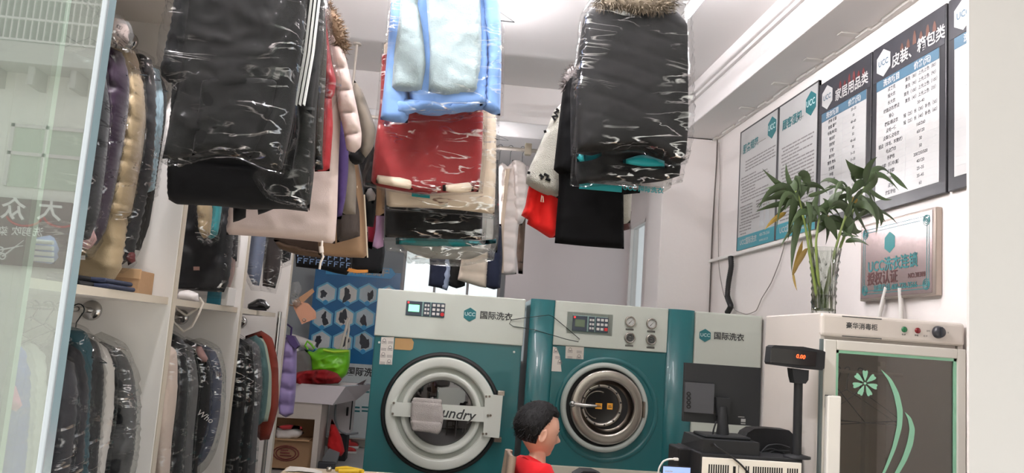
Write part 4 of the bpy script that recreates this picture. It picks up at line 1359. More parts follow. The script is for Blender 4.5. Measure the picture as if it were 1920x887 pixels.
def sticker(fr, root, corners, rows, cols, m_, lab, lines=True):
    q = [fr.at(*c) for c in corners]
    o = MB(fr).prism(q, -.004, -.001).build('sticker', m_, root, lab)
    if lines:
        m = MB(fr)
        q = [np.array(p) for p in q]
        for i in range(rows):
            for j in range(cols):
                u, v = (j + .5) / cols, (i + .5) / rows
                c = (q[0] * (1 - u) + q[1] * u) * (1 - v) + (q[3] * (1 - u) + q[2] * u) * v
                if (i + j) % 2 == 0:
                    m.lathe([(.008, 0), (.011, .0003)], (c[0], c[1], -.001), 2, 14, False)
                for r in range(3):
                    m.box((c[0] - .016, c[1] - .02 + r * .006, -.0012), (c[0] + .016, c[1] - .0175 + r * .006, -.0007))
        m.build('sticker_print', mat('grey print', (120, 112, 110), .6), o)
    return o


sticker(MF, dr, ((715, 632), (739, 632), (735, 684), (711, 683)), 4, 2, LBL, 'pale warning sticker')
sticker(MF, dr, ((741, 634), (772, 635), (776, 642), (774, 654), (770, 657), (739, 655)), 1, 1, mat('tan label', (176, 140, 92), .6, var=.15), 'tan worn label', False)

# grey towel folded over the door bar
tw = thing('towel', 'light grey towel folded over the bar of the dryer door', 'towel', MF.W(*MF.at(802, 806), .085))
q = [MF.at(x, y) for x, y in ((773, 750), (800, 752), (829, 754), (832, 780), (828, 802), (822, 810), (800, 806), (775, 803), (771, 790))]
fr = Fr(MF.O, MF.u, MF.w, MF.n)


def fpuff(fr, poly, d, th, **kw):
    tmp = puffmesh(MB(), poly, 0, th, **kw)
    m = MB(fr)
    m.add([(v[0], v[2], d - v[1]) for v in tmp.v], tmp.f, True)
    return m


TOW = cloth('grey towel cloth', (210, 203, 199), bump=.7, bscale=260)
fpuff(MF, q, .088, .034, step=.012, wr=.006, rim=.012).build('front_fold', TOW, tw)
q2 = [MF.at(x, y) for x, y in ((772, 784), (800, 787), (829, 788), (828, 803), (822, 811), (800, 807), (774, 804))]
fpuff(MF, q2, .108, .02, step=.012, wr=.004, rim=.01).build('hem_fold', TOW, tw)
a, b = MF.at(774, 756), MF.at(829, 749)
MB(MF).box((a[0], b[1] - .03, .03), (b[0], b[1] + .004, .095), .012).build('top_fold', TOW, tw)

# ---- dry-cleaning machine
mA, mB, mC = MF.at(983, 700)[0], MF.at(1298, 700)[0], MF.at(1432, 700)[0]
mA += .012
mC = min(mC, (2.085 - .55) / math.cos(ANG))
dc = thing('dry_cleaning_machine', 'teal dry cleaning machine with steel porthole, gauges and pale side cabinet', 'dry cleaning machine', wpos((mA + mC) / 2))
T2 = MF.at(1150, 572)[1]
MB(MF).box((mA, .06, -.84), (mB, T2, -.01), .006).build('body', TEAL, dc)
MB(MF).box((mA + .03, 0, -.8), (mC - .03, .06, -.05)).build('plinth', RUB, dc)
sL, sR = MF.at(1036, 650)[0], MF.at(1250, 650)[0]
for a, b in ((mA, sL), (sR, mB)):
    n = 12
    prof = [(a + (b - a) * i / n, .028 * math.sin(math.pi * i / n) ** .6 - .004) for i in range(n + 1)]
    m = MB(MF)
    vs = [(x, .1, d) for x, d in prof] + [(x, T2 + .002, d) for x, d in prof] + [(a, .1, -.012), (b, .1, -.012), (a, T2 + .002, -.012), (b, T2 + .002, -.012)]
    fs = [[i, i + 1, n + 2 + i, n + 1 + i] for i in range(n)] + [list(range(n + 1))[::-1] + [2 * n + 2, 2 * n + 3][:0], list(range(n + 1, 2 * n + 2))]
    m.add(vs, fs, True)
    m.build('pillar_moulding', TEAL, dc)
pz2 = MF.at(1100, 648 + 3)[1]
MB(MF).box((sL, pz2, -.02), (sR, T2 + .002, .006), .005).build('control_panel', PANEL, dc)
MB(MF).box((sL, .36, -.02), (sR, pz2 - .003, -.002), .004).build('front_panel', TEAL, dc)
zs = MF.at(1100, 876)[1]
MB(MF).box((sL - .06, zs - .3, -.02), (sR, zs, .012), .006).build('lower_panel', mat('cream enamel', (206, 200, 184), .4), dc)
keypad(MF, dc, ((1063, 583), (1148, 632)), False)
GF = mat('gauge face', (206, 208, 204), .4)
for i, (x, y) in enumerate(((1181, 603), (1221, 607), (1180, 633.5), (1220, 637))):
    c = MF.at(x, y)
    g = MB(MF).lathe([(.034, .006), (.034, .02), (.028, .024), (.026, .018)], (c[0], c[1], 0), 2, 32).build('gauge', STEEL, dc)
    MB(MF).disc(c, .028, .006, .016, 28).build('gauge_dial', GF if i < 2 else mat('grey dial', (120, 122, 118), .4), g)
    m = MB(MF)
    if i < 2:
        m.prism([(c[0] - .012, c[1] - .014), (c[0] - .008, c[1] - .016), (c[0] + .016, c[1] + .014)], .016, .018)
        for k in range(12):
            a = k / 12 * 6.28
            m.box((c[0] + .023 * math.cos(a) - .0012, c[1] + .023 * math.sin(a) - .0012, .016), (c[0] + .023 * math.cos(a) + .0012, c[1] + .023 * math.sin(a) + .0012, .0175))
    else:
        m.tube([(c[0] + .016 * math.cos(k), c[1] + .016 * math.sin(k), .018) for k in np.arange(0, 6.28, .4)], .003, 6, closed=True).box((c[0] - .012, c[1] - .003, .016), (c[0] + .012, c[1] + .003, .022))
    m.build('gauge_marks', INK, g)
    MB(MF).box((c[0] - .026, c[1] - .056, .006), (c[0] + .026, c[1] - .044, .008), .001).build('gauge_label', mat('dark gauge label', (92, 92, 86), .5), g)
WC = MF.at(1132, 763)
MB(MF).lathe([(.33, -.004), (.325, .004), (.312, .007), (.30, .004), (.292, -.004)], (WC[0] + .02, WC[1] - .015, 0), 2, 72).build('embossed_ring', TEAL, dc)
rim = MB(MF).lathe([(.276, -.004), (.276, .03), (.268, .042), (.25, .044), (.243, .036), (.243, .0)], (WC[0], WC[1], 0), 2, 72).build('door_frame', mat('grey white frame', (176, 184, 178), .35), dc)
MB(MF).lathe([(.243, .0), (0, -.001)], (WC[0], WC[1], 0), 2, 48).build('frame_recess', RUB, rim)
SC = (WC[0] + .012, WC[1] + .002)
sd = MB(MF).lathe([(.228, .006), (.23, .042), (.228, .048), (.222, .053), (.218, .054), (.178, .058), (.172, .056), (.166, .05)], (SC[0], SC[1], 0), 2, 72).build('door', STEEL, dc)
MB(MF).lathe([(.166, .052), (.158, .03), (.15, .012), (.14, .006)], (SC[0] , SC[1], 0), 2, 64).build('door_bowl', DSTEEL, sd)
IC = (SC[0] - .03, SC[1] + .008)
MB(MF).lathe([(.132, .008), (.132, .02), (.122, .024), (.112, .018), (.108, .008)], (IC[0], IC[1], 0), 2, 56).build('window_flange', STEEL, sd)
m = MB(MF)
for k in range(12):
    a = k / 12 * 6.28 + .2
    m.disc((IC[0] + .121 * math.cos(a), IC[1] + .121 * math.sin(a)), .0055, .02, .028, 10)
m.build('bolts', RUB, sd)
MB(MF).lathe([(.11, .010), (0, .010)], (IC[0], IC[1], 0), 2, 48).build('window_glass', mat('dark drum window', (34, 33, 32), .12, spec=.6), sd)
m = MB(MF)
for k in np.arange(.4, 2.6, .15):
    pass
m.tube([(IC[0] - .02 + .085 * math.cos(k), IC[1] + .085 * math.sin(k), .0105) for k in np.arange(1.2, 4.8, .2)], .004, 6).build('drum_edge', DSTEEL, sd)
for x0, x1, y0, y1 in ((1117, 1130, 757, 767), (1139, 1150, 757, 768)):
    a, b = MF.at(x0, y1, .03), MF.at(x1, y0, .03)
    o = MB(MF).box((a[0], a[1], .0105), (b[0], b[1], .014)).build('warning_label', mat('orange label', (226, 158, 44), .5), sd, 'orange warning label')
    MB(MF).box((a[0] + .006, a[1] + .012, .014), (b[0] - .006, a[1] + .018, .0146)).box((a[0] + .006, a[1] + .022, .014), (b[0] - .01, a[1] + .026, .0146)).build('label_print', INK, o)
p0, p1 = MF.at(1072, 757, .07), MF.at(1118, 761, .07)
hd = MB(MF).tube([(p0[0], p0[1], .07), ((p0[0] + p1[0]) / 2, p0[1] - .004, .088), (p1[0], p1[1], .085)], [.012, .012, .008], 14).build('door_handle', CHROME, sd)
bm = bmesh.new()
bmesh.ops.create_uvsphere(bm, u_segments=20, v_segments=12, radius=.02)
for v in bm.verts:
    v.co += Vector((p0[0] + .005, p0[1], .068))
MB(MF).bm(bm).build('handle_knob', CHROME, hd)
a, b = MF.at(1201, 782), MF.at(1207, 752)
MB(MF).box((a[0], a[1], .02), (b[0], b[1], .06), .006).build('door_hinge', DSTEEL, dc)
sticker(MF, dc, ((1037, 650), (1044, 652), (1050, 668), (1053, 697), (1034, 696)), 3, 1, LBL, 'torn pale warning sticker')
sticker(MF, dc, ((1061, 649), (1095, 651), (1094, 674), (1060, 672)), 2, 2, mat('silver plate label', (196, 190, 182), .3, .4), 'silver maker plate')
# pale side cabinet of the machine
T3 = MF.at(1365, 588)[1]
MB(MF).box((mB + .004, .06, -.84), (mC, T3, -.002), .012, 3).build('side_cabinet', PANEL, dc)
s, t = MF.at(1322, 629)
logo(MF, dc, s, t, .042, -.0015, .05, .056)
# bent wire hanger hooked over the two machine fronts
wh = MB(MF)
w_ = [MF.at(x, y) for x, y in ((1086, 636), (1083, 641), (1060, 636), (1000, 618), (962, 612), (955, 607), (958, 600), (985, 596), (1028, 591), (1036, 594), (1062, 615))]
wh.tube([(p[0], p[1], .02 + .012 * math.sin(i)) for i, p in enumerate(w_)], .0024, 6, closed=True)
tag(wh.build('wire_hanger', mat('dark wire', (48, 56, 54), .4, .5)), 'dark bent wire hanger lying across the fronts of both teal machines', 'hanger')

# ================================================================== DISINFECTION CABINET
CY = 3.09
CX0, CX1 = PY(1536, 628, CY)[0], 2.085
CT = PY(1540, 586, CY)[2]
CF = front(CY)
CAB = mat('cream enamel cabinet', (196, 189, 181), .35, var=.02)
CABF = mat('white door frame', (200, 197, 189), .35, var=.02)
cb = thing('disinfection_cabinet', 'tall cream disinfection cabinet with flower decal glass door', 'cabinet', ((CX0 + CX1) / 2, 3.35, 0))
bk = 3.62
m = MB()
for a, b in (((CX0, CY, .05), (CX0 + .025, bk, CT)), ((CX1 - .025, CY, .05), (CX1, bk, CT)), ((CX0 + .025, bk - .02, .05), (CX1 - .025, bk, CT)), ((CX0 + .025, CY, .05), (CX1 - .025, bk - .02, .16)), ((CX0 + .025, CY + .01, CT - .13), (CX1 - .025, bk - .02, CT))):
    m.box(a, b, .006)
m.build('body', CAB, cb)
m = MB()
for x in (CX0 + .05, CX1 - .05):
    for y in (CY + .06, bk - .06):
        m.tube([(x, y, 0), (x, y, .06)], .02, 12)
m.build('feet', RUB, cb)
pt_ = PY(1540, 630, CY)[2]
MB(CF).box((CX0, pt_, -.02), (CX1, CT, .012), .014, 3).build('control_panel', CAB, cb)
s, t = CF.at(1613, 613)
MB(CF).text('豪华消毒柜', .026, s, t, .0125, 'CENTER', .02).build('lettering', INK, cb)
for y in (593, 630):
    a, b = CF.at(1576, y), CF.at(1650, y + 5)
    MB(CF).box((a[0], a[1] - .0016, .012), (b[0], a[1] + .0016, .0135)).build('panel_line', INK, cb)
for x, y, nm, c in ((1692, 618, 'green_lamp', (30, 96, 60)), (1717, 620, 'red_lamp', (110, 20, 26))):
    q = CF.at(x, y)
    o = MB(CF).lathe([(.0115, .012), (.0115, .016), (.008, .019), (0, .02)], (q[0], q[1], 0), 2, 20).build(nm, mat(nm, c, .25), cb)
q = CF.at(1755, 623)
kn = MB(CF).lathe([(.0245, .012), (.0245, .018), (.02, .034), (0, .036)], (q[0], q[1], 0), 2, 30).build('timer_knob', mat('black knob', (34, 36, 42), .4), cb)
MB(CF).box((q[0] - .003, q[1] - .02, .034), (q[0] + .003, q[1] + .02, .043), .001).build('pointer', mat('black knob', (0, 0, 0)), kn)
m = MB(CF)
for x, y, tx in ((1691, 627.5, '电源'), (1715, 629, '消毒'), (1732, 630.5, '烘干')):
    q = CF.at(x, y)
    m.text(tx, .0085, q[0], q[1], .0125, 'CENTER', .01)
q = CF.at(1737, 621)
m.text('定时', .0075, q[0], q[1], .0125, 'CENTER', .01)
q = CF.at(1774, 624)
m.text('分', .0075, q[0], q[1], .0125, 'CENTER', .01)
m.build('small_print', INK, cb)
# door
dz1 = PY(1545, 636, CY)[2]
dl, drr = CX0 + .012, CX1 - .004
gl, gtp = CF.at(1564, 656)
gr = CF.at(1789, 672)[0]
do = MB(CF)
for a, b in (((dl, .12), (gl, dz1)), ((gr, .12), (drr, dz1)), ((gl, gtp), (gr, dz1)), ((gl, .12), (gr, .2))):
    do.box((a[0], a[1], .0), (b[0], b[1], .022), .004)
do = do.build('door', CABF, cb)
MB(CF).box((CX0 + .002, .12, -.002), (dl, dz1, .014)).build('door_seal', mat('grey seal', (90, 100, 100), .5), do)
m = MB(CF)
gw = .011
for a, b in (((gl, .2), (gl + gw, gtp)), ((gr - gw, .2), (gr, gtp)), ((gl, gtp - gw), (gr, gtp))):
    m.box((a[0], a[1], .009), (b[0], b[1], .015))
GREEN = mat('mint green decal', (136, 190, 160), .4)
m.build('glass_border', GREEN, do)
MB(CF).box((gl, .2, .006), (gr, gtp, .009)).build('door_glass', glassmat('cabinet glass', (226, 222, 214), .08, .9), do)
# flower and stems on the glass
m = MB(CF)
fc = CF.at(1622, 719, .01)
for k in range(7):
    a = math.pi / 2 + k * 2 * math.pi / 7
    ca, sa = math.cos(a), math.sin(a)
    pet = [(.008, 0), (.03, .0085), (.046, .011), (.051, .007), (.0475, 0), (.051, -.007), (.046, -.011), (.03, -.0085)]
    m.prism([(fc[0] + x * ca - y * sa, fc[1] + x * sa + y * ca) for x, y in pet], .009, .0105)
m.disc(fc, .005, .009, .0105, 14)
for pts in ([(1651, 692, 0), (1668, 712, 3.5), (1680, 738, 5.5), (1687, 770, 6), (1686, 800, 5.2), (1676, 840, 4), (1660, 880, 2.8), (1640, 920, 1)],
            [(1696, 772, 0), (1705, 785, 3.5), (1710, 805, 5.5), (1706, 832, 6), (1696, 860, 5.2), (1680, 890, 4), (1660, 925, 1)]):
    L_, R_ = [], []
    for i, (x, y, w) in enumerate(pts):
        c = np.array(CF.at(x, y, .01))
        x0 = np.array(CF.at(*pts[max(0, i - 1)][:2], .01))
        x1 = np.array(CF.at(*pts[min(len(pts) - 1, i + 1)][:2], .01))
        tt = (x1 - x0) / np.linalg.norm(x1 - x0)
        nn = np.array((-tt[1], tt[0]))
        L_.append(c + nn * w * .002)
        R_.append(c - nn * w * .002)
    Lc = catmull(L_, .008, False)
    Rc = catmull(R_, .008, False)
    n = min(len(Lc), len(Rc))
    Lc = [Lc[int(i * (len(Lc) - 1) / (n - 1))] for i in range(n)]
    Rc = [Rc[int(i * (len(Rc) - 1) / (n - 1))] for i in range(n)]
    vs = [(p[0], p[1], .0105) for p in Lc] + [(p[0], p[1], .0105) for p in Rc]
    m.add(vs, [[i, i + 1, n + i + 1, n + i] for i in range(n - 1)])
m.build('flower_decal', GREEN, do)
hs_, ht = CF.at(1549, 740)
hnd = MB(CF).box((dl + .004, .5, .022), (CF.at(1566, 760)[0], ht, .05), .006).build('handle', mat('white handle', (232, 230, 224), .3), do)
a, b = CF.at(1541, 764), CF.at(1550, 740)
MB(CF).box((a[0], a[1], .02), (b[0], b[1], .046), .002).build('handle_cap', RUB, hnd)
# inside: rail and hangers
zr = PY(1640, 700, 3.35)[2]
rl = MB().tube([(CX0 + .02, 3.35, zr), (CX1 - .1, 3.35, zr)], .008, 10).build('inner_rail', CAB, cb)
MB().box((1.94, bk - .06, .16), (1.955, bk - .02, zr + .02)).build('inner_post', CABF, cb)
a = PY(1653, 682, 3.35)
MB().box((a[0] - .012, 3.34, a[2] - .012), (a[0] + .012, 3.36, zr + .05), .003).build('rail_clip', LBL, rl)
HG = 'wire hangers in the disinfection cabinet'
for i, (x, an, sw, lab) in enumerate(((1.70, .42, .2, 'dark wire hanger nearest the handle inside the cabinet'), (1.74, -.35, .23, 'dark wire hanger tilted under the flower decal inside the cabinet'), (1.80, .25, .25, 'dark wire hanger crossing behind the curved stem decal inside the cabinet'))):
    c_, s_ = math.cos(an), math.sin(an)
    h = MB()
    pts = [(x + .012 * math.cos(k), 3.35 + .012 * math.sin(k) * s_, zr + .006 + .012 * math.sin(k)) for k in (2.9, 2.3, 1.57, .8, 0, -.6)] + [(x, 3.35, zr - .05), (x, 3.35, zr - .075)]
    h.tube(pts, .0026, 6)
    h.tube([(x, 3.35, zr - .075), (x - sw * c_, 3.35 - sw * s_, zr - .19 - i * .02), (x + sw * c_ * .9, 3.35 + sw * s_ * .9, zr - .215 + i * .01)], .0026, 6, closed=True)
    tag(h.build('wire_hanger', mat('dark wire', (0, 0, 0))), lab, 'hanger', HG)

# ================================================================== VASE AND PLANT
vb = PY(1544, 583, 3.3)
VX, VY, VZ = vb[0], 3.3, CT
vt = PY(1544, 466, 3.3)[2]
H = vt - VZ
va = thing('glass_vase', 'tall cut glass vase with water on top of the cream cabinet', 'vase', (VX, VY, VZ))
prof = [(.0, .002), (.046, .0), (.048, .01), (.046, .03), (.047, H * .45), (.054, H * .8), (.066, H), (.063, H), (.051, H * .8), (.044, H * .45), (.042, .03), (0, .02)]
m = MB().lathe(prof, (VX, VY, VZ), 2, 28)
vs = []
for i, v in enumerate(m.v):
    k = i % 28
    j = i // 28
    r = 1 + (.05 if (k + j) % 2 else -.02)
    vs.append((VX + (v[0] - VX) * r, VY + (v[1] - VY) * r, v[2]))
m.v = vs
m.sm = [False] * len(m.f)
rs = random.Random(4)
for j in range(7):
    for k in range(12):
        a = (k + (j % 2) * .5) / 12 * 6.28
        zz = H * (.2 + j * .1)
        rr = .0475 + max(0, (zz / H - .45)) * .03
        c = (VX + rr * math.cos(a), VY + rr * math.sin(a), VZ + zz)
        e = .008
        d_ = (math.cos(a) * .005, math.sin(a) * .005)
        tg = (-math.sin(a) * e, math.cos(a) * e)
        m.raw([(c[0] + tg[0], c[1] + tg[1], c[2]), (c[0], c[1], c[2] + e * 1.6), (c[0] - tg[0], c[1] - tg[1], c[2]), (c[0], c[1], c[2] - e * 1.6), (c[0] + d_[0], c[1] + d_[1], c[2])],
              [[0, 1, 4], [1, 2, 4], [2, 3, 4], [3, 0, 4]])
m.build('vase_body', glassmat('cut glass', (246, 248, 246), .04, .9, .05), va)
MB().lathe([(0, .022), (.041, .022), (.042, H * .30), (0, H * .30)], (VX, VY, VZ), 2, 28).build('water', glassmat('water', (214, 222, 196), .02, .6), va)

LEAFM = mat('green leaf', (50, 66, 36), .5, var=.35, vscale=9, spec=.45)
LEAFY = mat('yellowing leaf', (128, 104, 40), .5, var=.3, vscale=9)
STEM = mat('bamboo stem', (106, 122, 60), .45, var=.2, vscale=14)
pl = thing('lucky_bamboo', 'lucky bamboo stems with long drooping leaves in the glass vase', 'plant', (VX, VY, VZ + .024))
stems = [((1530, 575), (1522, 500), (1511, 430), (1500, 378), (1492, 358), 3.27), ((1540, 578), (1528, 520), (1520, 450), (1512, 400), (1506, 380), 3.33),
         ((1548, 578), (1534, 520), (1530, 455), (1534, 420), (1536, 408), 3.26), ((1536, 578), (1558, 500), (1574, 440), (1588, 398), (1596, 370), 3.28),
         ((1545, 578), (1562, 505), (1584, 440), (1600, 395), (1624, 345), 3.33), ((1552, 578), (1556, 510), (1580, 450), (1594, 380), (1592, 360), 3.36)]
for st in stems:
    Yt = st[5]
    pts = [PY(x, y, 3.3 + (Yt - 3.3) * min(1, i / 2 + .3)) for i, (x, y) in enumerate(st[:5])]
    pts[0] = np.array([VX + (pts[0][0] - VX) * .6, 3.3 + (Yt - 3.3) * .3, VZ + .026])
    pc = catmull(pts, .02, False)
    rr = [.0072 * (1 - .45 * i / len(pc)) + (.0016 if i % 4 == 0 else 0) for i in range(len(pc))]
    MB().tube([tuple(p) for p in pc], rr, 8).build('stem', STEM, pl)


def leaf(base, mid, tip, w, Y, Yt, mt):
    """one bent lance-shaped leaf; w: half width in metres"""
    p0, p1, p2 = PY(*base, Y), PY(*mid, (Y + Yt) / 2), PY(*tip, Yt)
    c = 2 * p1 - (p0 + p2) / 2
    n = 10
    vs, fs = [], []
    rs = random.Random(int(tip[0] * 13 + tip[1]))
    tilt = rs.uniform(-.7, .7)
    for i in range(n + 1):
        t = i / n
        p = (1 - t) ** 2 * p0 + 2 * t * (1 - t) * c + t * t * p2
        d = 2 * (1 - t) * (c - p0) + 2 * t * (p2 - c)
        d = d / np.linalg.norm(d)
        side = np.cross(d, np.array([0, -1, 0]))
        side = side / (np.linalg.norm(side) + 1e-9)
        nr = np.cross(side, d)
        side = side * math.cos(tilt) + nr * math.sin(tilt)
        nr = np.cross(side, d)
        ww = w * (math.sin(math.pi * t ** .66)) * (1.12 - .25 * t) * (1 if 0 < i < n else .08)
        for q in (-1, 0, 1):
            vs.append(p + side * ww * q + nr * (.25 * ww * (1 - abs(q))))
    top = list(vs)
    for i in range(n):
        for q in range(2):
            a = i * 3 + q
            fs.append([a, a + 1, a + 4, a + 3])
    return vs, fs


leaves = [((1497, 372), (1460, 345), (1429, 316), 1), ((1494, 368), (1462, 352), (1433, 355), 1), ((1498, 378), (1466, 362), (1436, 378), 1), ((1496, 376), (1450, 385), (1416, 398), .9),
          ((1492, 366), (1478, 335), (1474, 306), .8), ((1500, 374), (1508, 345), (1512, 362), 1.3), ((1496, 325), (1512, 335), (1514, 368), 1.5),
          ((1495, 358), (1486, 400), (1477, 452), 1.7), ((1488, 366), (1468, 372), (1456, 432), .8), ((1506, 390), (1494, 420), (1488, 468), 1.4), ((1506, 395), (1490, 450), (1484, 512), 1.1),
          ((1500, 370), (1470, 390), (1432, 432), .8), ((1512, 400), (1518, 385), (1520, 440), 1.4), ((1512, 402), (1528, 380), (1534, 350), 1), ((1515, 368), (1535, 362), (1568, 350), .7),
          ((1540, 415), (1550, 385), (1542, 372), 1.3), ((1536, 410), (1552, 418), (1548, 460), 1.6), ((1545, 410), (1560, 425), (1570, 453), 1.8), ((1560, 392), (1565, 370), (1584, 358), 1.4),
          ((1590, 362), (1560, 338), (1537, 344), 1), ((1590, 358), (1565, 350), (1544, 356), .7), ((1628, 330), (1605, 320), (1585, 298), 1.8), ((1622, 345), (1628, 315), (1645, 294), 1.7),
          ((1620, 335), (1600, 330), (1618, 362), 1.4), ((1625, 340), (1648, 315), (1672, 330), 1.1), ((1668, 322), (1690, 345), (1703, 356), 1), ((1624, 345), (1650, 328), (1686, 358), 1.1),
          ((1626, 350), (1650, 370), (1673, 374), .9), ((1600, 380), (1620, 372), (1642, 402), 1.7), ((1600, 385), (1612, 410), (1630, 444), 1.5), ((1604, 380), (1660, 400), (1690, 432), .9),
          ((1598, 382), (1588, 400), (1600, 365), 1.1), ((1606, 375), (1640, 390), (1642, 442), 1.6), ((1612, 370), (1648, 400), (1650, 425), 1.3), ((1588, 400), (1600, 430), (1618, 432), 1.4),
          ((1580, 430), (1590, 440), (1612, 444), 1), ((1585, 455), (1605, 450), (1630, 461), .8), ((1576, 436), (1590, 434), (1604, 410), 1.2), ((1615, 360), (1640, 340), (1640, 320), 1.0)]
yel = [((1475, 398), (1452, 412), (1433, 432), .8), ((1505, 450), (1492, 500), (1485, 515), .9), ((1515, 465), (1498, 490), (1486, 518), 1), ((1596, 378), (1620, 378), (1640, 402), 1.5), ((1545, 408), (1558, 415), (1570, 452), 1.3), ((1486, 505), (1490, 530), (1495, 546), .35)]
rs = random.Random(11)
for k in range(30):
    st = stems[k % 6]
    bx_, by_ = st[3 if k % 3 else 4]
    an = rs.uniform(-.2, 3.4)
    ln = rs.uniform(40, 78)
    leaves.append(((bx_, by_ + rs.uniform(-6, 22)), (bx_ + math.cos(an) * ln * .55, by_ - math.sin(an) * ln * .45 + rs.uniform(-4, 6)), (bx_ + math.cos(an) * ln, by_ - math.sin(an) * ln * .4 + rs.uniform(14, 46)), rs.uniform(.75, 1.35)))
for lst, mt in ((leaves, LEAFM), (yel, LEAFY)):
    for b_, m_, t_, w in lst:
        Y0 = 3.3 + rs.uniform(-.05, .03)
        vs, fs = leaf(b_, m_, t_, .0135 * w, Y0, Y0 + rs.uniform(-.09, .06), mt)
        MB().raw(vs, fs, True).build('leaf', mt, pl, 'yellowing leaf' if mt is LEAFY else None)

# ================================================================== BOARDS ON THE WALL
BW = mat('notice board white', (176, 176, 175), .28, var=.01)
BK = mat('black board frame', (38, 38, 42), .3, var=.1)
GINK = mat('grey print', (120, 112, 110), .6)
BINK = mat('table print', (64, 64, 66), .6)
HEAD = mat('blue grey header', (66, 98, 118), .4)
rs = random.Random(2)
ZB0 = 2.256


def notice(y0, y1, title, label, n):
    # s = -Y in frame RW
    s0, s1 = -y0, -y1
    z0, z1 = ZB0, 3.13
    t = thing('notice_board', label, 'notice board', (2.095, (y0 + y1) / 2, z0), 'white notices on the wall')
    MB(RW).box((s0, z0, .001), (s1, z1, .014)).build('panel', BW, t)
    m = MB(RW)
    for a, b in (((s0, z0), (s0 + .008, z1)), ((s1 - .008, z0), (s1, z1)), ((s0, z1 - .008), (s1, z1))):
        m.box((a[0], a[1], .001), (b[0], b[1], .018))
    m.build('dark_frame', mat('dark thin frame', (70, 70, 72), .4), t)
    w = s1 - s0
    m = MB(RW).box((s0 + .008, z0, .014), (s1 - .008, z0 + .095, .016))
    f = m.build('footer_band', mat('teal footer', (36, 132, 146), .35), t)
    MB(RW).text('UCC国际洗衣', .05, s0 + .06, z0 + .05, .0165, 'LEFT', .02).build('footer_lettering', BW, f)
    MB(RW).text('400-778-3566', .03, s0 + w * .62, z0 + .065, .0165, 'LEFT', .015).build('phone_lettering', BW, f)
    MB(RW).text('www.ucc.cn', .03, s0 + w * .62, z0 + .03, .0165, 'LEFT', .015).build('web_lettering', BW, f)
    MB(RW).text(title, .07, s0 + .055, z1 - .15, .0145, 'LEFT', .03).build('title', TINK, t)
    logo(RW, t, s1 - .1, z1 - .11, .075, .014, 0, 0, None)
    m = MB(RW)
    MB(RW).box((s0 + .27, z1 - .16, .0141), (s1 - .2, z1 - .157, .0146)).build('title_line', GINK, t)
    if n == 0:
        blocks = [(z1 - .25, 4, .17, .95), (z1 - .36, 9, .06, .8), (z1 - .57, 4, .06, .4), (z1 - .57, 4, .5, .85), (z1 - .66, 2, .06, .6), (z1 - .7, 4, .06, .4)]
    else:
        blocks = [(z1 - .3, 22, .1, .92)]
    for zt, k, a, b in blocks:
        for i in range(k):
            z = zt - i * .022
            x = s0 + w * a + rs.choice((0, 0, .02))
            e = s0 + w * (a + (b - a) * rs.choice((1, 1, 1, .95, .55)))
            while x < e:
                l = rs.uniform(.02, .09)
                m.box((x, z, .0141), (min(e, x + l), z + .0085, .0148))
                x += l + .008
    m.build('print_lines', mat('fine print', (128, 124, 124), .6), t)
    if n == 0:
        m = MB(RW)
        for k in range(2):
            x = s0 + w * (.6 + .14 * k)
            m.prism([(x, z0 + .12), (x + w * .12, z0 + .12), (x + w * .10, z0 + .24), (x + w * .02, z0 + .24)], .014, .015)
            m.tube([(x + w * .04, z0 + .24, .015), (x + w * .06, z0 + .29, .015), (x + w * .08, z0 + .24, .015)], .004, 6)
        m.build('bag_picture', mat('pale grey picture', (176, 180, 182), .5), t)


notice(5.63, 4.965, '服务规范', 'white notice with bag picture, farthest from the vase of the wall boards', 0)
notice(4.955, 4.40, '顾客须知', 'white notice full of text lines beside the black price boards', 1)


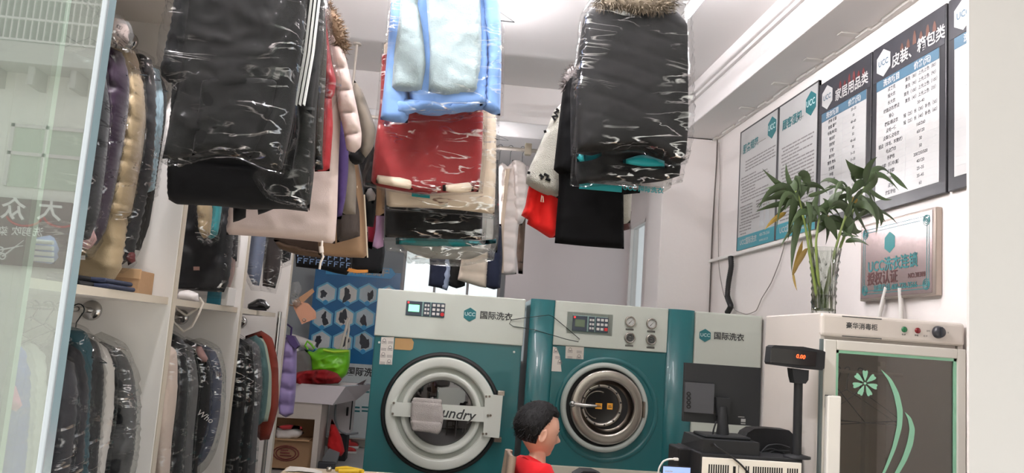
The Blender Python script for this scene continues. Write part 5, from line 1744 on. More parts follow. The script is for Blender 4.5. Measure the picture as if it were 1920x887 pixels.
def pricelist(y0, y1, title, label, rows, hm, cut=None):
    s0, s1 = -y0, -y1
    z0, z1 = ZB0 - .005, 3.09
    t = thing('price_board', label, 'price board', (2.095, (y0 + y1) / 2, z0), 'black framed price boards')
    e = .045
    w = s1 - s0
    if cut:
        s1 = -cut
    MB(RW).box((s0, z0, .001), (s1, z1, .02), .003).build('frame', BK, t)
    if cut:
        s1 += e - .002
    MB(RW).box((s0 + e, z0 + .055, .02), (s1 - e, z1 - .185, .022)).build('sheet', BW, t)
    h = MB(RW).box((s0 + e, z1 - .235, .022), (s1 - e, z1 - .185, .0235)).build('header_band', HEAD, t)
    MB(RW).text('洗衣项目', .036, s0 + (w * .3 if not cut else .075), z1 - .211, .024, 'CENTER', .03).build('header_lettering', BW, h)
    if not cut:
        MB(RW).text('价格(元)', .036, s0 + w * .72, z1 - .211, .024, 'CENTER', .03).build('price_header', BW, h)
    MB(RW).box((s0 + .006, z1 - .182, .02), (s1 - .006, z1 - .006, .0215)).build('title_picture', mat('title picture ' + title, (44, 44, 50), .4, var=.5, vscale=14), t)
    m = MB(RW)
    for k in range(6):
        x = s0 + w * (.44 + .085 * k)
        hh = rs.uniform(.03, .065)
        m.prism([(x - .014, z1 - .1), (x + .014, z1 - .1), (x + .011, z1 - .1 + hh * .6), (x + .004, z1 - .1 + hh), (x - .004, z1 - .1 + hh), (x - .012, z1 - .1 + hh * .6)], .0216, .0222)
    if cut:
        m.lathe([(0, 0), (.012, .002), (.016, .04), (.006, .05), (0, .05)], (s0 + .03, z1 - .17, .022), 1, 10)
    m.build('picture_shapes', hm, t)
    if not cut:
        MB(RW).text(title, .07, s0 + w * .65, z1 - .128, .0238, 'CENTER', .02).build('title', BW, t)
    hexa(MB(RW), s0 + .105, z1 - .1, .07, .0215, .0235).build('hexagon_mark', BW, t)
    MB(RW).text('UCC', .042, s0 + .105, z1 - .1, .024, 'CENTER', .02).build('mark_letters', HEAD, t)
    n = len(rows)
    hh = (z1 - .235 - z0 - .06) / n
    m, g, m2 = MB(RW), MB(RW), MB(RW)
    for i, (a, b) in enumerate(rows):
        z = z1 - .235 - hh * (i + .5)
        m.text(a, .022, s0 + (w * .3 if not cut else .085), z, .0225, 'CENTER', .025)
        if not cut:
            m2.text(b, .021, s0 + w * .7, z, .0225, 'CENTER', .02)
        g.box((s0 + e, z - hh / 2 - .0006, .022), (s1 - e, z - hh / 2 + .0006, .0224))
    g.box((min(s1, s0 + w * .5) - .001, z0 + .055, .022), (min(s1, s0 + w * .5), z1 - .235, .0224))
    m.build('item_lettering', BINK, t)
    if not cut:
        m2.build('price_lettering', BINK, t)
    g.build('table_lines', mat('pale table line', (176, 178, 180), .6), t)
    return t


home = [('床单 被罩', '20~30'), ('枕套 靠垫', '10'), ('毛毯(单/双)', '40~60'), ('蚕丝被', '60'), ('羽绒被', '50'), ('棉被', '40~60'), ('夏凉被', '30'), ('窗帘 帘头', '5~10'), ('沙发套', '15~30'), ('地毯', '20~40'), ('毛绒玩具', '20~60'), ('床垫', '40'), ('浴巾', '10'), ('台布', '15'), ('电热毯', '30'), ('凉席', '25')]
lea = [('皮夹克', '清洗（80）上光上色（80）'), ('短大衣', '清洗（90）上光上色（90）'), ('长大衣', '清洗（100）上光上色（100）'), ('绒面皮衣/麂皮', '清洗（45）上光上色（35）'), ('背心', '30~40'), ('裤装/裘皮衣', '短（25）长（30）补色（50）'), ('皮毛一体', '短（25）长（40）补色（60）'), ('皮革/仿皮毛衣', '160/260'), ('貂皮（羊毛、羊剪绒）', '60/120'), ('毛皮围巾', '30'), ('手提包', '50'), ('皮鞋（低/中/高）', '200/250/500'), ('皮凉鞋', '40/120'), ('运动鞋', '25~35'), ('皮靴', '35~45'), ('旅游箱包', '60')]
cl = [('西装', '20'), ('西裤', '10'), ('衬衣', '10'), ('真丝/裙', '15'), ('羊绒/羊毛衫', '20'), ('T恤/夹克', '15'), ('羊毛/裙', '20'), ('羊毛大衣', '35'), ('羊绒大衣', '40'), ('羽绒服(短)', '30'), ('羽绒卡大衣', '40'), ('牛仔衣', '15'), ('运动服', '15'), ('领带', '5')]
pricelist(4.385, 3.81, '家居用品类', 'black framed price board for household goods, between notices and leather price board', home, mat('dark red picture', (96, 38, 40), .5))
pricelist(3.80, 3.20, '皮装、箱包类', 'black framed price board for leather and bags above the plaque', lea, mat('brown picture', (92, 62, 52), .5))
y0, y1 = 3.185, 3.055
t = pricelist(y0, y0 - .6, '洗衣类', 'price board for clothes half hidden behind the edge of the bright front wall', cl, mat('grey picture', (120, 130, 134), .5))

# ---- engraved steel plaque
(pa, pb_), (pc_, pd) = RW.at(1623, 566), RW.at(1768, 388)
pq = thing('steel_plaque', 'mirror steel plaque with teal lettering beneath the price boards', 'plaque', (2.09, -(pa + pc_) / 2, pb_))
MB(RW).box((pa, pb_, .001), (pc_, pd, .03), .004).build('rim', mat('plaque rim', (170, 158, 148), .35, .8), pq)
MB(RW).box((pa + .012, pb_ + .012, .03), (pc_ - .025, pd - .012, .032)).build('plate', mat('mirror steel', (182, 164, 162), .25, .8, var=.03), pq)
w, h = pc_ - pa, pd - pb_
tl = mat('teal engraving', (40, 120, 122), .4)
m = MB(RW)
for a in (.03, .045):
    x0, x1, z0, z1 = pa + a, pc_ - a - .015, pb_ + a, pd - a
    for p, q in (((x0, z0), (x1, z0 + .003)), ((x0, z1 - .003), (x1, z1)), ((x1 - .003, z0), (x1, z1)), ((x0, z0), (x0 + .003, z1))):
        m.box((p[0], p[1], .032), (q[0], q[1], .0328))
for cx, cz in ((pa + .05, pb_ + .05), (pc_ - .065, pb_ + .05), (pc_ - .065, pd - .05), (pa + .05, pd - .05)):
    for k in range(3):
        m.tube([(cx + (.008 + .008 * k) * math.cos(a), cz + (.008 + .008 * k) * math.sin(a), .0325) for a in np.arange(0, 6.28, .5)], .0016, 5, closed=True)
hexa(m, pa + w * .43, pd - h * .30, .05, .032, .0328)
m.text('UCC洗衣连锁', .068, pa + w * .46, pb_ + h * .42, .0335, 'CENTER', .02)
m.text('加盟热线 400-778-3566', .036, pa + w * .5, pb_ + h * .14, .0335, 'CENTER', .015)
m.build('engraving', tl, pq)
MB(RW).text('授权认证', .066, pa + w * .33, pb_ + h * .26, .0335, 'CENTER', .015).text('NO.30388', .03, pa + w * .78, pb_ + h * .25, .0335, 'CENTER', .015).build('dark_lettering', mat('dark red brown ink', (84, 48, 46), .5), pq)

# ---- pipes, hose and cables on the right wall
z0_, z1_ = CT - .25, RW.at(1690, 530)[1]
for i, (xa, xb) in enumerate(((1648, 1664), (1689, 1690))):
    a = PX(xa, 590, 2.075)
    b = PX(xb, 540, 2.075)
    tag(MB().tube([(2.078, a[1], a[2] - .3), (2.078, a[1], a[2]), (2.07, b[1], b[2])], .011, 10).build('conduit', TRIMW), ('white conduit leaning under the steel plaque', 'upright white conduit under the steel plaque')[i], 'pipe')
pts = [PX(x, y, 2.06) for x, y in ((1370, 481), (1371, 500), (1366, 530), (1364, 556), (1370, 574), (1364, 586))]
pc2 = catmull(pts, .006, False)
tag(MB().tube([tuple(p) for p in pc2], [.018 + (.003 if i % 2 else -.002) for i in range(len(pc2))], 12).build('corrugated_hose', RUB), 'black corrugated hose behind the pale machine cabinet', 'hose')
for lab, pts, r in (('thin dark cable running down the corner by the column', ((1345, 262), (1344, 300), (1340, 360), (1336, 430), (1333, 500), (1330, 586)), .005),
                    ('thin grey cable looping from corner to vase', ((1348, 268), (1350, 330), (1347, 400), (1348, 500), (1358, 555), (1380, 582), (1400, 589), (1418, 582), (1428, 560), (1446, 530), (1462, 490), (1473, 452)), .003)):
    tag(MB().tube([tuple(p) for p in catmull([PX(x, y, 2.085) for x, y in pts], .03, False)], r, 6).build('cable', mat('cable ' + str(r), (84, 76, 72) if r > .004 else (140, 134, 130), .5)), lab, 'cable')

# ================================================================== COUNTER AND TILL
WOODC = mat('cream counter top', (196, 178, 152), .4, var=.08, stretch=(1, 8, 8))
fe = PZ(560, 876, .96)
ct = thing('counter', 'cream topped shop counter along the bottom of the view', 'counter', (.35, 2.95, 0))
CFY = fe[1]
cl_ = PZ(527, 884, .96)[0]
MB().box((cl_, 2.3, .93), (1.42, CFY, .96), .006).build('counter_top', WOODC, ct)
MB().box((cl_ + .04, 2.34, .06), (1.38, CFY - .05, .93)).build('front_panel', MEL, ct)
MB().box((cl_ + .08, 2.38, 0), (1.34, CFY - .09, .06)).build('plinth', RUB, ct)
a = PZ(655, 884, .96)
t = thing('yellow_tape', 'bright yellow folded strap lying on the counter edge', 'strap', (a[0], CFY - .06, .96))
m = MB()
m.tube([(a[0] - .05, CFY - .05, .968), (a[0] - .01, CFY - .06, .976), (a[0] + .03, CFY - .055, .97), (a[0] + .055, CFY - .07, .968)], .009, 8)
m.tube([(a[0] - .035, CFY - .09, .968), (a[0] + .04, CFY - .085, .972)], .008, 8)
m.build('strap_body', mat('yellow', (222, 184, 40), .5), t)
MB().lathe([(.008, 0), (.011, .004), (.011, .014), (.006, .017), (0, .017)], (a[0] - .075, CFY - .06, .96), 2, 16).build('buckle', STEEL, t)
a = PZ(588, 884, .96)
t = thing('paper_slip', 'white paper slip on the counter beside the yellow strap', 'paper', (a[0], CFY - .06, .96))
m = MB()
m.raw([(a[0] - .1 + .05 * i, CFY - .12 + .1 * j, .9615 + .004 * math.sin(i * 1.3 + j)) for i in range(5) for j in range(2)], [[i * 2, i * 2 + 2, i * 2 + 3, i * 2 + 1] for i in range(4)], True)
m.build('sheet', LBL, t)

BP = mat('black plastic', (34, 35, 37), .5, var=.05, spec=.2)
BPD = mat('black plastic rough', (28, 28, 30), .6, spec=.2, bump=.1, bscale=200)
TY = 3.0
TF = front(TY)
(l, tt) = TF.at(1315, 862)
(r, tr_) = TF.at(1505, 862)
tm = thing('till_base', 'black till case with white slotted rear panel on the counter', 'till', ((l + r) / 2, 3.15, .96))
top = TF.at(1410, 856)[1]
MB().box((l - .004, TY, .96), (r, TY + .3, top), .004).build('case', BP, tm)
MB(TF).box((l + .002, .965, .0), (r - .006, top - .012, .006), .002).build('rear_panel', mat('white slotted panel', (226, 222, 214), .5), tm)
m = MB(TF)
zt = TF.at(1400, 868)[1]
for g0, g1 in ((1329, 1368), (1398, 1404), (1412, 1466), (1476, 1496)):
    x = g0
    while x < g1:
        s, t_ = TF.at(x, 870 + (x - 1329) * .052)
        m.box((s - .0025, t_ - .06, .0055), (s + .0025, t_, .0066))
        x += 4.4
s, t_ = TF.at(1376, 874)
m.box((s - .005, t_ - .05, .0055), (s + .005, t_, .007))
s, t_ = TF.at(1384, 872)
m.box((s - .001, t_ - .08, .0055), (s + .001, t_, .0066))
m.build('vent_slots', BPD, tm)
# upper black box with the monitor standing on it
UF = front(3.02)
l2, z2 = UF.at(1318, 825)
r2 = UF.at(1424, 840)[0]
z2 = UF.at(1350, 826)[1]
bx = thing('printer_box', 'black box carrying the monitor on top of the till', 'printer', ((l2 + r2) / 2, 3.14, top))
lx = PY(1282, 815, 3.25)[0]
m = MB()
vs = [(l2, 3.02, top), (r2, 3.02, top), (r2, 3.28, top), (lx, 3.28, top), (l2, 3.02, z2), (r2, 3.02, z2), (r2, 3.28, z2), (lx + .01, 3.28, z2)]
m.raw(vs, [[3, 2, 1, 0], [4, 5, 6, 7], [0, 1, 5, 4], [1, 2, 6, 5], [2, 3, 7, 6], [3, 0, 4, 7]])
o = m.build('case', BP, bx)
MB(UF).box((UF.at(1331, 840)[0], UF.at(1331, 837)[1], 0), (UF.at(1337, 831)[0], UF.at(1337, 831)[1], .002)).build('socket', BPD, bx)
a = PY(1285, 835, 3.2)
MB().box((a[0] - .05, 3.12, .96), (lx + .02, 3.26, PY(1265, 835, 3.2)[2]), .006).build('side_box', BPD, bx)
# monitor, seen from behind
NY = 3.16
NF = front(NY)
c0, c1, c2_, c3 = NF.at(1285, 680), NF.at(1427, 690), NF.at(1424, 800), NF.at(1281, 790)
mo = thing('monitor', 'black monitor seen from behind on the till', 'monitor', (NF.at(1352, 826)[0], NY, z2))
MB(NF).prism([c0, c1, c2_, c3], -.022, -.012).build('screen', BPD, mo)
MB(NF).prism([c0, c1, c2_, c3], -.012, 0).build('rear_shell', BP, mo)
q = [NF.at(*p) for p in ((1284, 716), (1338, 720), (1336, 776), (1282, 772))]
MB(NF).prism(q, 0, .012).build('cover_plate', mat('dark grey plastic', (52, 53, 58), .5), mo)
m = MB(NF)
for k in range(4):
    s, t_ = NF.at(1289.5, 738 + k * 8)
    m.tube([(s + .007 * math.cos(a), t_ + .006 * math.sin(a), .0125) for a in np.arange(0, 6.28, .6)], .0022, 6, closed=True)
m.build('embossed_letters', BPD, mo)
m = MB(NF)
s, t_ = NF.at(1384, 782)
m.box((s, t_, 0), (s + .025, t_ + .002, .001)).box((s + .012, t_ - .018, 0), (s + .03, t_ - .006, .001))
m.box((s + .012, t_ - .026, 0), (s + .03, t_ - .022, .001))
m.build('rating_marks', mat('grey marks', (140, 140, 140), .5), mo)
s, t_ = NF.at(1352, 770)
b_ = NF.at(1352, 829)[1]
MB(NF).prism([(s - .028, t_ + .05), (s + .03, t_ + .05), (s + .026, t_ - .02), (s - .02, t_ - .02)], 0, .022).build('hinge_block', BP, mo)
MB().tube([(s, NY - .015, t_ + .015), (s, NY - .02, t_ - .02), (s + .002, NY - .02, t_ - .06), (s + .002, NY - .02, z2 + .012)], [.016, .019, .022, .026], 18).build('stand_neck', BP, mo)
MB().box((s - .09, NY - .09, z2), (s + .09, NY + .06, z2 + .012), .005).build('stand_base', BP, mo)
pts = [PY(x, y, NY - .05) for x, y in ((1343, 790), (1338, 806), (1336, 822))] + [PY(x, y, 2.985) for x, y in ((1342, 836), (1366, 852), (1390, 872), (1410, 895))]
tag(MB().tube([tuple(p) for p in catmull(pts, .01, False)], .0035, 8).build('cable', BP), 'black cable hanging from the monitor down the till front', 'cable')
# receipt printer behind
PF = front(3.24)
q = [PF.at(*p) for p in ((1385, 820), (1392, 808), (1404, 801), (1424, 800), (1468, 804), (1476, 812), (1482, 838), (1482, 860), (1386, 856))]
z_ = min(p[1] for p in q)
rp = thing('receipt_printer', 'black rounded receipt printer behind the monitor and pole', 'printer', ((q[0][0] + q[5][0]) / 2, 3.34, top - .02))
MB(PF).prism(q, -.03, .06).build('case', BPD, rp)
MB().box((q[8][0], 3.2, .96), (q[7][0], 3.27, z_)).build('stand', BPD, rp)
m = MB()
for pts in (((1424, 852), (1440, 836), (1462, 834), (1480, 840)), ((1430, 856), (1450, 846), (1480, 846)), ((1428, 846), (1446, 842), (1470, 850))):
    m.tube([tuple(p) for p in catmull([PY(x, y, 3.16) for x, y in pts], .01, False)], .004, 8)
tag(m.build('cable_bundle', BP), 'loops of black cable in front of the receipt printer', 'cable')
# pole display
DF = front(3.04)
px_, pz_ = DF.at(1494, 860)
pd_ = thing('customer_display', 'black pole display reading 0.00 in red beside the cabinet', 'display', (px_, 3.04, top))
hz = DF.at(1494, 716)[1]
MB().lathe([(.05, 0), (.05, .008), (.022, .014)], (px_, 3.04, top), 2, 28).build('base', BP, pd_)
MB().tube([(px_, 3.04, top), (DF.at(1497, 716)[0], 3.04, hz)], .0165, 20).build('pole', BP, pd_)
xk = DF.at(1497, 716)[0]
k_ = MB(DF).prism([DF.at(*p) for p in ((1481, 690), (1512, 694), (1511, 712), (1506, 719), (1486, 718), (1483, 706))], -.025, .022).build('swivel', BP, pd_)
q = [DF.at(*p) for p in ((1442, 650), (1447, 647), (1500, 650), (1536, 657), (1541, 660), (1539, 690), (1534, 694), (1500, 691), (1441, 683), (1439, 679))]
hd = MB(DF).prism(q, -.03, .03).build('head', BP, pd_)
q = [DF.at(*p, .03) for p in ((1446, 652), (1531, 660), (1528, 687), (1444, 679))]
MB(DF).prism(q, .03, .033).build('window', mat('dark display window', (24, 20, 20), .15), hd)
s, t_ = DF.at(1501, 669, .033)
MB(DF).text('0.00', .021, s, t_, .0335, 'CENTER', .02, .15, -.07).build('digits', emit('red digits', (255, 70, 30), 3.0), hd)
# phone with white cable
a, b = TF.at(1241, 900), TF.at(1296, 876)
t = thing('phone', 'phone with pale blue lit screen leaning by the black side box', 'phone', ((a[0] + b[0]) / 2, TY, .96))
MB(TF).box((a[0], .962, -.008), (b[0], b[1], 0), .004).build('case', BP, t)
MB(TF).box((a[0] + .003, .97, 0), (b[0] - .003, b[1] - .003, .001)).build('screen', emit('pale blue screen', (132, 156, 216), .55), t)
MB(TF).text('●●●●', .008, a[0] + .01, b[1] - .02, .0015, 'LEFT').build('screen_icons', BW, t)
pts = [PY(x, y, 3.05) for x, y in ((1264, 861), (1255, 861), (1244, 865), (1236, 878), (1233, 900))]
o = MB().tube([tuple(p) for p in catmull(pts, .008, False)], .0035, 8)
p = PY(1266, 861, 3.05)
o.box((p[0] - .006, 3.044, p[2] - .005), (p[0] + .012, 3.056, p[2] + .005), .002)
tag(o.build('charging_cable', TRIMW), 'white charging cable plugged into the black side box', 'cable')

# ================================================================== BACK ROOM
SY = 8.8
# sink on a white base
p0, p1 = PY(545, 718, SY), PY(648, 727, SY)
zt = p0[2]
zb = PY(560, 754, SY)[2]
xl, xr_ = -1.52, p1[0]
SINKM = mat('white ceramic', (226, 218, 220), .15, coat=.4, var=.01)
sk = thing('laundry_sink', 'white ceramic laundry sink on a white base at the back', 'sink', ((xl + xr_) / 2, SY + .3, 0))
m = MB()
x2_ = xr_ + .26
vs = [(xl, SY, zt), (xr_, SY, zt), (x2_, SY + .75, zt), (xl, SY + .75, zt), (xl, SY + .03, zb), (xr_ - .12, SY + .03, zb - .01), (x2_ - .2, SY + .7, zb), (xl, SY + .7, zb)]
ins = [(xl + .05, SY + .06, zt), (xr_ - .05, SY + .06, zt), (x2_ - .1, SY + .68, zt), (xl + .05, SY + .68, zt), (xl + .1, SY + .12, zb + .04), (xr_ - .14, SY + .12, zb + .04), (x2_ - .25, SY + .6, zb + .04), (xl + .1, SY + .6, zb + .04)]
m.raw(vs + ins, [[0, 1, 5, 4], [1, 2, 6, 5], [2, 3, 7, 6], [3, 0, 4, 7], [7, 6, 5, 4], [0, 8, 9, 1], [1, 9, 10, 2], [2, 10, 11, 3], [3, 11, 8, 0], [8, 12, 13, 9], [9, 13, 14, 10], [10, 14, 15, 11], [11, 15, 12, 8], [12, 15, 14, 13]])
m.build('basin', SINKM, sk)
xb0, xb1 = PY(524, 800, SY + .06)[0], PY(600, 800, SY + .06)[0]
zo1 = PY(560, 786, SY)[2]
xo = PY(588, 800, SY)[0]
m = MB()
m.box((xo, SY + .05, 0), (xb1, SY + .12, zb)).box((xb0 - .28, SY + .05, zo1), (xo, SY + .12, zb)).box((xb1 - .04, SY + .1, 0), (xb1, SY + .65, zb)).box((xb0 - .28, SY + .6, 0), (xb1, SY + .65, zb)).box((xb0 - .28, SY + .1, 0), (xb0 - .27, SY + .65, zb))
m.build('base', mat('cream base', (196, 186, 176), .6), sk)
SF = front(SY + .02)
a = PY(560, 830, SY + .2)
zs_ = PY(560, 826, SY + .15)[2]
b = thing('cardboard_box', 'open brown cardboard box in the niche under the sink', 'box', (a[0], SY + .3, 0))
xq0, xq1 = PY(500, 850, SY + .14)[0], xo - .01
MB().box((xq0, SY + .135, .02), (xq1, SY + .5, zs_), .005).build('carton', CARD, b)
MB().box((xq0, SY + .09, zs_), (xq1 - .03, SY + .3, zs_ + .012), .003).build('flap', mat('light cardboard', (0, 0, 0)), b)
q = PY(536, 850, SY + .13)
m = MB(front(SY + .13))
for r in (.11, .085):
    m.tube([(q[0] + r * 1.2 * math.cos(k), q[2] + r * .7 * math.sin(k), .0) for k in np.arange(0, 6.28, .4)], .006, 6, closed=True)
for k in range(3):
    m.box((q[0] - .06, q[2] - .03 + k * .028, -.006), (q[0] + .06 - .02 * k, q[2] - .018 + k * .028, .004))
m.build('red_print', mat('dark red print', (120, 50, 46), .6), b)
MB().box((xq0, SY + .48, zs_), (xq1, SY + .5, zo1 - .02)).build('back_flap', CARD, b)
q = PY(545, 818, SY + .2)
t = thing('red_white_packet', 'white and red plastic packet on the carton under the sink', 'packet', (q[0], SY + .2, zs_ + .013))
puffmesh(MB(), px2([(516, 812), (520, 802), (556, 798), (570, 812), (556, 823), (518, 824)], SY + .2), SY + .2, .12, step=.03, wr=.012).build('packet_body', cloth('white plastic', (0, 0, 0)), t)
puffmesh(MB(), px2([(518, 800), (540, 796), (566, 800), (568, 808), (556, 804), (530, 806)], SY + .12), SY + .12, .05, step=.03, wr=.01).build('red_panel', cloth('packet red', (176, 52, 56), rough=.4), t)
# things in and on the sink
t = thing('dark_red_cloth', 'heap of dark red cloth lying in the sink', 'cloth', PY(590, 715, SY + .2))
puffmesh(MB(), px2([(540, 722), (545, 705), (560, 697), (585, 694), (610, 693), (632, 700), (641, 712), (634, 719), (590, 721)], SY + .2), SY + .2, .3, step=.022, wr=.14, fold=.05).build('cloth_heap', cloth('wine red cloth', (146, 28, 32)), t)
t = thing('green_bag', 'bright green plastic bag full of washing in the sink', 'bag', PY(615, 710, SY + .42))
puffmesh(MB(), px2([(580, 700), (582, 672), (570, 655), (588, 660), (600, 652), (630, 654), (657, 656), (656, 680), (650, 702), (636, 714), (600, 704)], SY + .42), SY + .42, .3, step=.025, wr=.09, fold=.02, rim=.2).build('bag_body', mat('bright green plastic', (116, 196, 34), .3, var=.2, vscale=5), t)
MB().tube([tuple(PY(x, y, SY + .3)) for x, y in ((578, 656), (572, 648), (576, 640), (584, 646), (590, 654))], .012, 8).build('bag_handle', mat('bright green plastic', (0, 0, 0)), t)
MB().tube([tuple(PY(x, y, SY + .26)) for x, y in ((606, 656), (626, 660), (654, 658))], .014, 8).build('bag_rim', mat('lime rim', (176, 220, 60), .3), t)
t = thing('grey_bag', 'grey bag standing in the sink beside the green bag', 'bag', PY(565, 712, SY + .35))
puffmesh(MB(), px2([(548, 705), (550, 660), (570, 656), (582, 668), (586, 695), (580, 706)], SY + .35), SY + .35, .22, step=.03, wr=.02).build('bag_body', cloth('grey bag cloth', (118, 116, 112)), t)
t = thing('white_roll', 'white cloth roll behind the purple padded jacket', 'cloth', PY(570, 648, SY + .5))
MB().tube([tuple(PY(x, y, SY + .5)) for x, y in ((545, 634), (565, 641), (590, 650))], [.05, .055, .05], 14).build('roll_body', cloth('white plastic', (0, 0, 0)), t)
MB().tube([tuple(PY(x, y, SY + .5)) for x, y in ((556, 646), (560, 690), (560, 715))], .02, 8).build('core', cloth('white plastic', (0, 0, 0)), t)
t = thing('white_rope', 'twist of white rope hanging in front of the blue banner', 'rope', PY(645, 650, SY + .6))
pts = [PY(x, y, SY + .6) for x, y in ((654, 596), (650, 612), (645, 630), (640, 650), (634, 662), (636, 690))]
pts2 = [PY(x, y, SY + .62) for x, y in ((652, 596), (654, 618), (650, 640), (648, 658), (640, 690))]
MB().tube([tuple(p) for p in catmull(pts, .04, False)], .016, 8).tube([tuple(p) for p in catmull(pts2, .04, False)], .014, 8).build('rope_body', cloth('white rope', (0, 0, 0)), t)
t = thing('dark_underside', 'dark thin board with torn edge at the right end of the sink', 'board', PY(668, 716, SY + .6))
m = MB()
q = [PY(*p, SY + .5) for p in ((650, 728), (666, 722), (686, 712), (680, 722), (672, 724), (660, 731))]
m.raw([(v[0], v[1], v[2]) for v in q] + [(v[0], v[1] + .1, v[2]) for v in q], [[0, 5, 4, 3, 2, 1], [6, 7, 8, 9, 10, 11]] + [[i, (i + 1) % 6, 6 + (i + 1) % 6, 6 + i] for i in range(6)])
m.build('board_body', mat('dark underside', (52, 38, 40), .5), t)  # dark underside of the sink edge, put in as its own slab
# white locker with round lock right of the sink
LF = front(9.75)
q = [LF.at(*p) for p in ((620, 735), (664, 728), (664, 808), (616, 812))]
lk = thing('white_cabinet', 'small white metal cabinet with round lock behind the sink', 'cabinet', (LF.at(640, 800)[0], 10.0, 0))
MB(LF).box((q[0][0], q[3][1], -.35), (q[1][0], LF.at(640, 728)[1], 0), .01).build('body', mat('grey white metal', (196, 190, 188), .45), lk)
c = LF.at(641, 747)
MB(LF).lathe([(.04, 0), (.04, .012), (.026, .02), (0, .02)], (c[0], c[1], 0), 2, 24).build('lock', DSTEEL, lk)
a = LF.at(652, 768)
MB(LF).box((a[0] - .012, a[1] - .07, 0), (a[0] + .012, a[1] + .03, .03), .006).build('handle', RUB, lk)
a, b = LF.at(657, 806), LF.at(662, 730)
MB(LF).box((a[0], a[1], 0), (b[0], b[1], .006)).build('door_edge', RUB, lk)
MB(LF).box((q[0][0] + .03, 0, -.3), (q[1][0] - .03, q[3][1], -.03)).build('plinth', RUB, lk)
pts = [PY(x, y, 9.5) for x, y in ((631, 745), (628, 780), (634, 805), (650, 814), (672, 812))]
tag(MB().tube([tuple(p) for p in catmull(pts, .05, False)], .012, 8).build('hose', mat('grey hose', (120, 128, 130), .5)), 'thin grey hose looping below the white cabinet', 'hose')
# red bag, shoes, dustpan on the floor
t = thing('red_bag', 'red cloth bag slumped on the floor beside the sink base', 'bag', PZ(636, 856, .0))
puffmesh(MB(), px2([(622, 785), (628, 796), (640, 820), (646, 846), (640, 856), (620, 848), (614, 838), (618, 806)], 9.3), 9.3, .25, step=.03, wr=.02).build('bag_body', cloth('red bag cloth', (190, 34, 36)), t)
for i, (x, y, lab) in enumerate(((650, 838, 'red and white shoe nearest the red bag on the floor'), (655, 828, 'red and white shoe behind the other on the floor'))):
    g = PZ(x, y + 12, 0)
    t = thing('shoe', lab, 'shoe', (g[0], g[1], 0), 'red and white shoes')
    m = MB()
    m.box((g[0] - .1, g[1] - .045, 0), (g[0] + .12, g[1] + .045, .03), .012, 3)
    m.build('sole', TRIMW, t)
    bm = bmesh.new()
    bmesh.ops.create_uvsphere(bm, u_segments=20, v_segments=12, radius=1)
    for v in bm.verts:
        v.co = Vector((g[0] + .01 + v.co.x * .105, g[1] + v.co.y * .04, .03 + max(0, v.co.z) * (.075 if v.co.x < 0 else .05)))
    MB().bm(bm).build('upper', cloth('shoe red', (186, 60, 60)), t)
t = thing('dustpan', 'grey plastic dustpan on the floor by the sink corner', 'dustpan', PZ(622, 872, 0))
m = MB()
dpq = [PY(*p, 9.1) for p in ((604, 860), (616, 842), (636, 850), (630, 872), (606, 876))]
m.raw([tuple(p) for p in dpq] + [(p[0], p[1] + .1, p[2]) for p in dpq], [[4, 3, 2, 1, 0], [5, 6, 7, 8, 9]] + [[i, (i + 1) % 5, 5 + (i + 1) % 5, 5 + i] for i in range(5)])
m.build('pan', mat('grey plastic', (116, 118, 120), .5), t)
MB().box((dpq[4][0] - .05, 8.98, 0), (dpq[3][0], 9.06, .1), .01).build('lip', mat('dark grey plastic', (0, 0, 0)), t)

# ---- blue banner
BY = 11.0
BF = front(BY)
zb0, zb1 = 0.12, BF.at(590, 500)[1]
bl, br = BF.at(584, 580)[0], BF.at(748, 560)[0]
bn = thing('banner', 'blue standing banner with hexagon photos behind the dryer', 'banner', ((bl + br) / 2, BY, 0))
zw = BF.at(680, 683)[1]
MB(BF).box((bl, zw, -.004), (br, zb1, .0)).build('blue_sheet', mat('banner blue', (26, 110, 168), .25, var=.08, vscale=2, coat=.3), bn)
MB(BF).box((bl, zb0, -.004), (br, zw, .0)).build('white_sheet', mat('banner white', (214, 222, 222), .25), bn)
MB(BF).box((bl - .02, 0, -.1), (br + .02, zb0, .05), .01).build('stand_base', STEEL, bn)
q = BF.at(735, 513)
m = MB(BF)
hq = BF.at(640, 506), BF.at(742, 514)
m.prism([(hq[0][0] - .2, hq[0][1] - .07), (hq[1][0] - .06, hq[0][1] - .07), (hq[1][0], hq[0][1]), (hq[1][0] - .06, hq[0][1] + .07), (hq[0][0] - .2, hq[0][1] + .07)], .001, .003)
o = m.build('title_band', mat('banner light blue', (60, 160, 214), .3), bn)
MB(BF).text('洗衣标准流程', .115, hq[1][0] - .08, hq[0][1] + .0, .004, 'RIGHT', .03).build('title', BW, o)
cols = [(612, 550), (653, 552), (690, 552), (605, 597), (646, 596), (684, 597), (602, 640), (642, 642), (682, 642), (728, 556)]
pm = [mat('picture pale', (224, 230, 232), .4, var=.2, vscale=5), mat('picture cream', (232, 230, 224), .4, var=.2, vscale=5), mat('picture blue grey', (196, 210, 216), .4, var=.3, vscale=5)]
dk = mat('picture dark', (44, 48, 58), .4, var=.3, vscale=9)
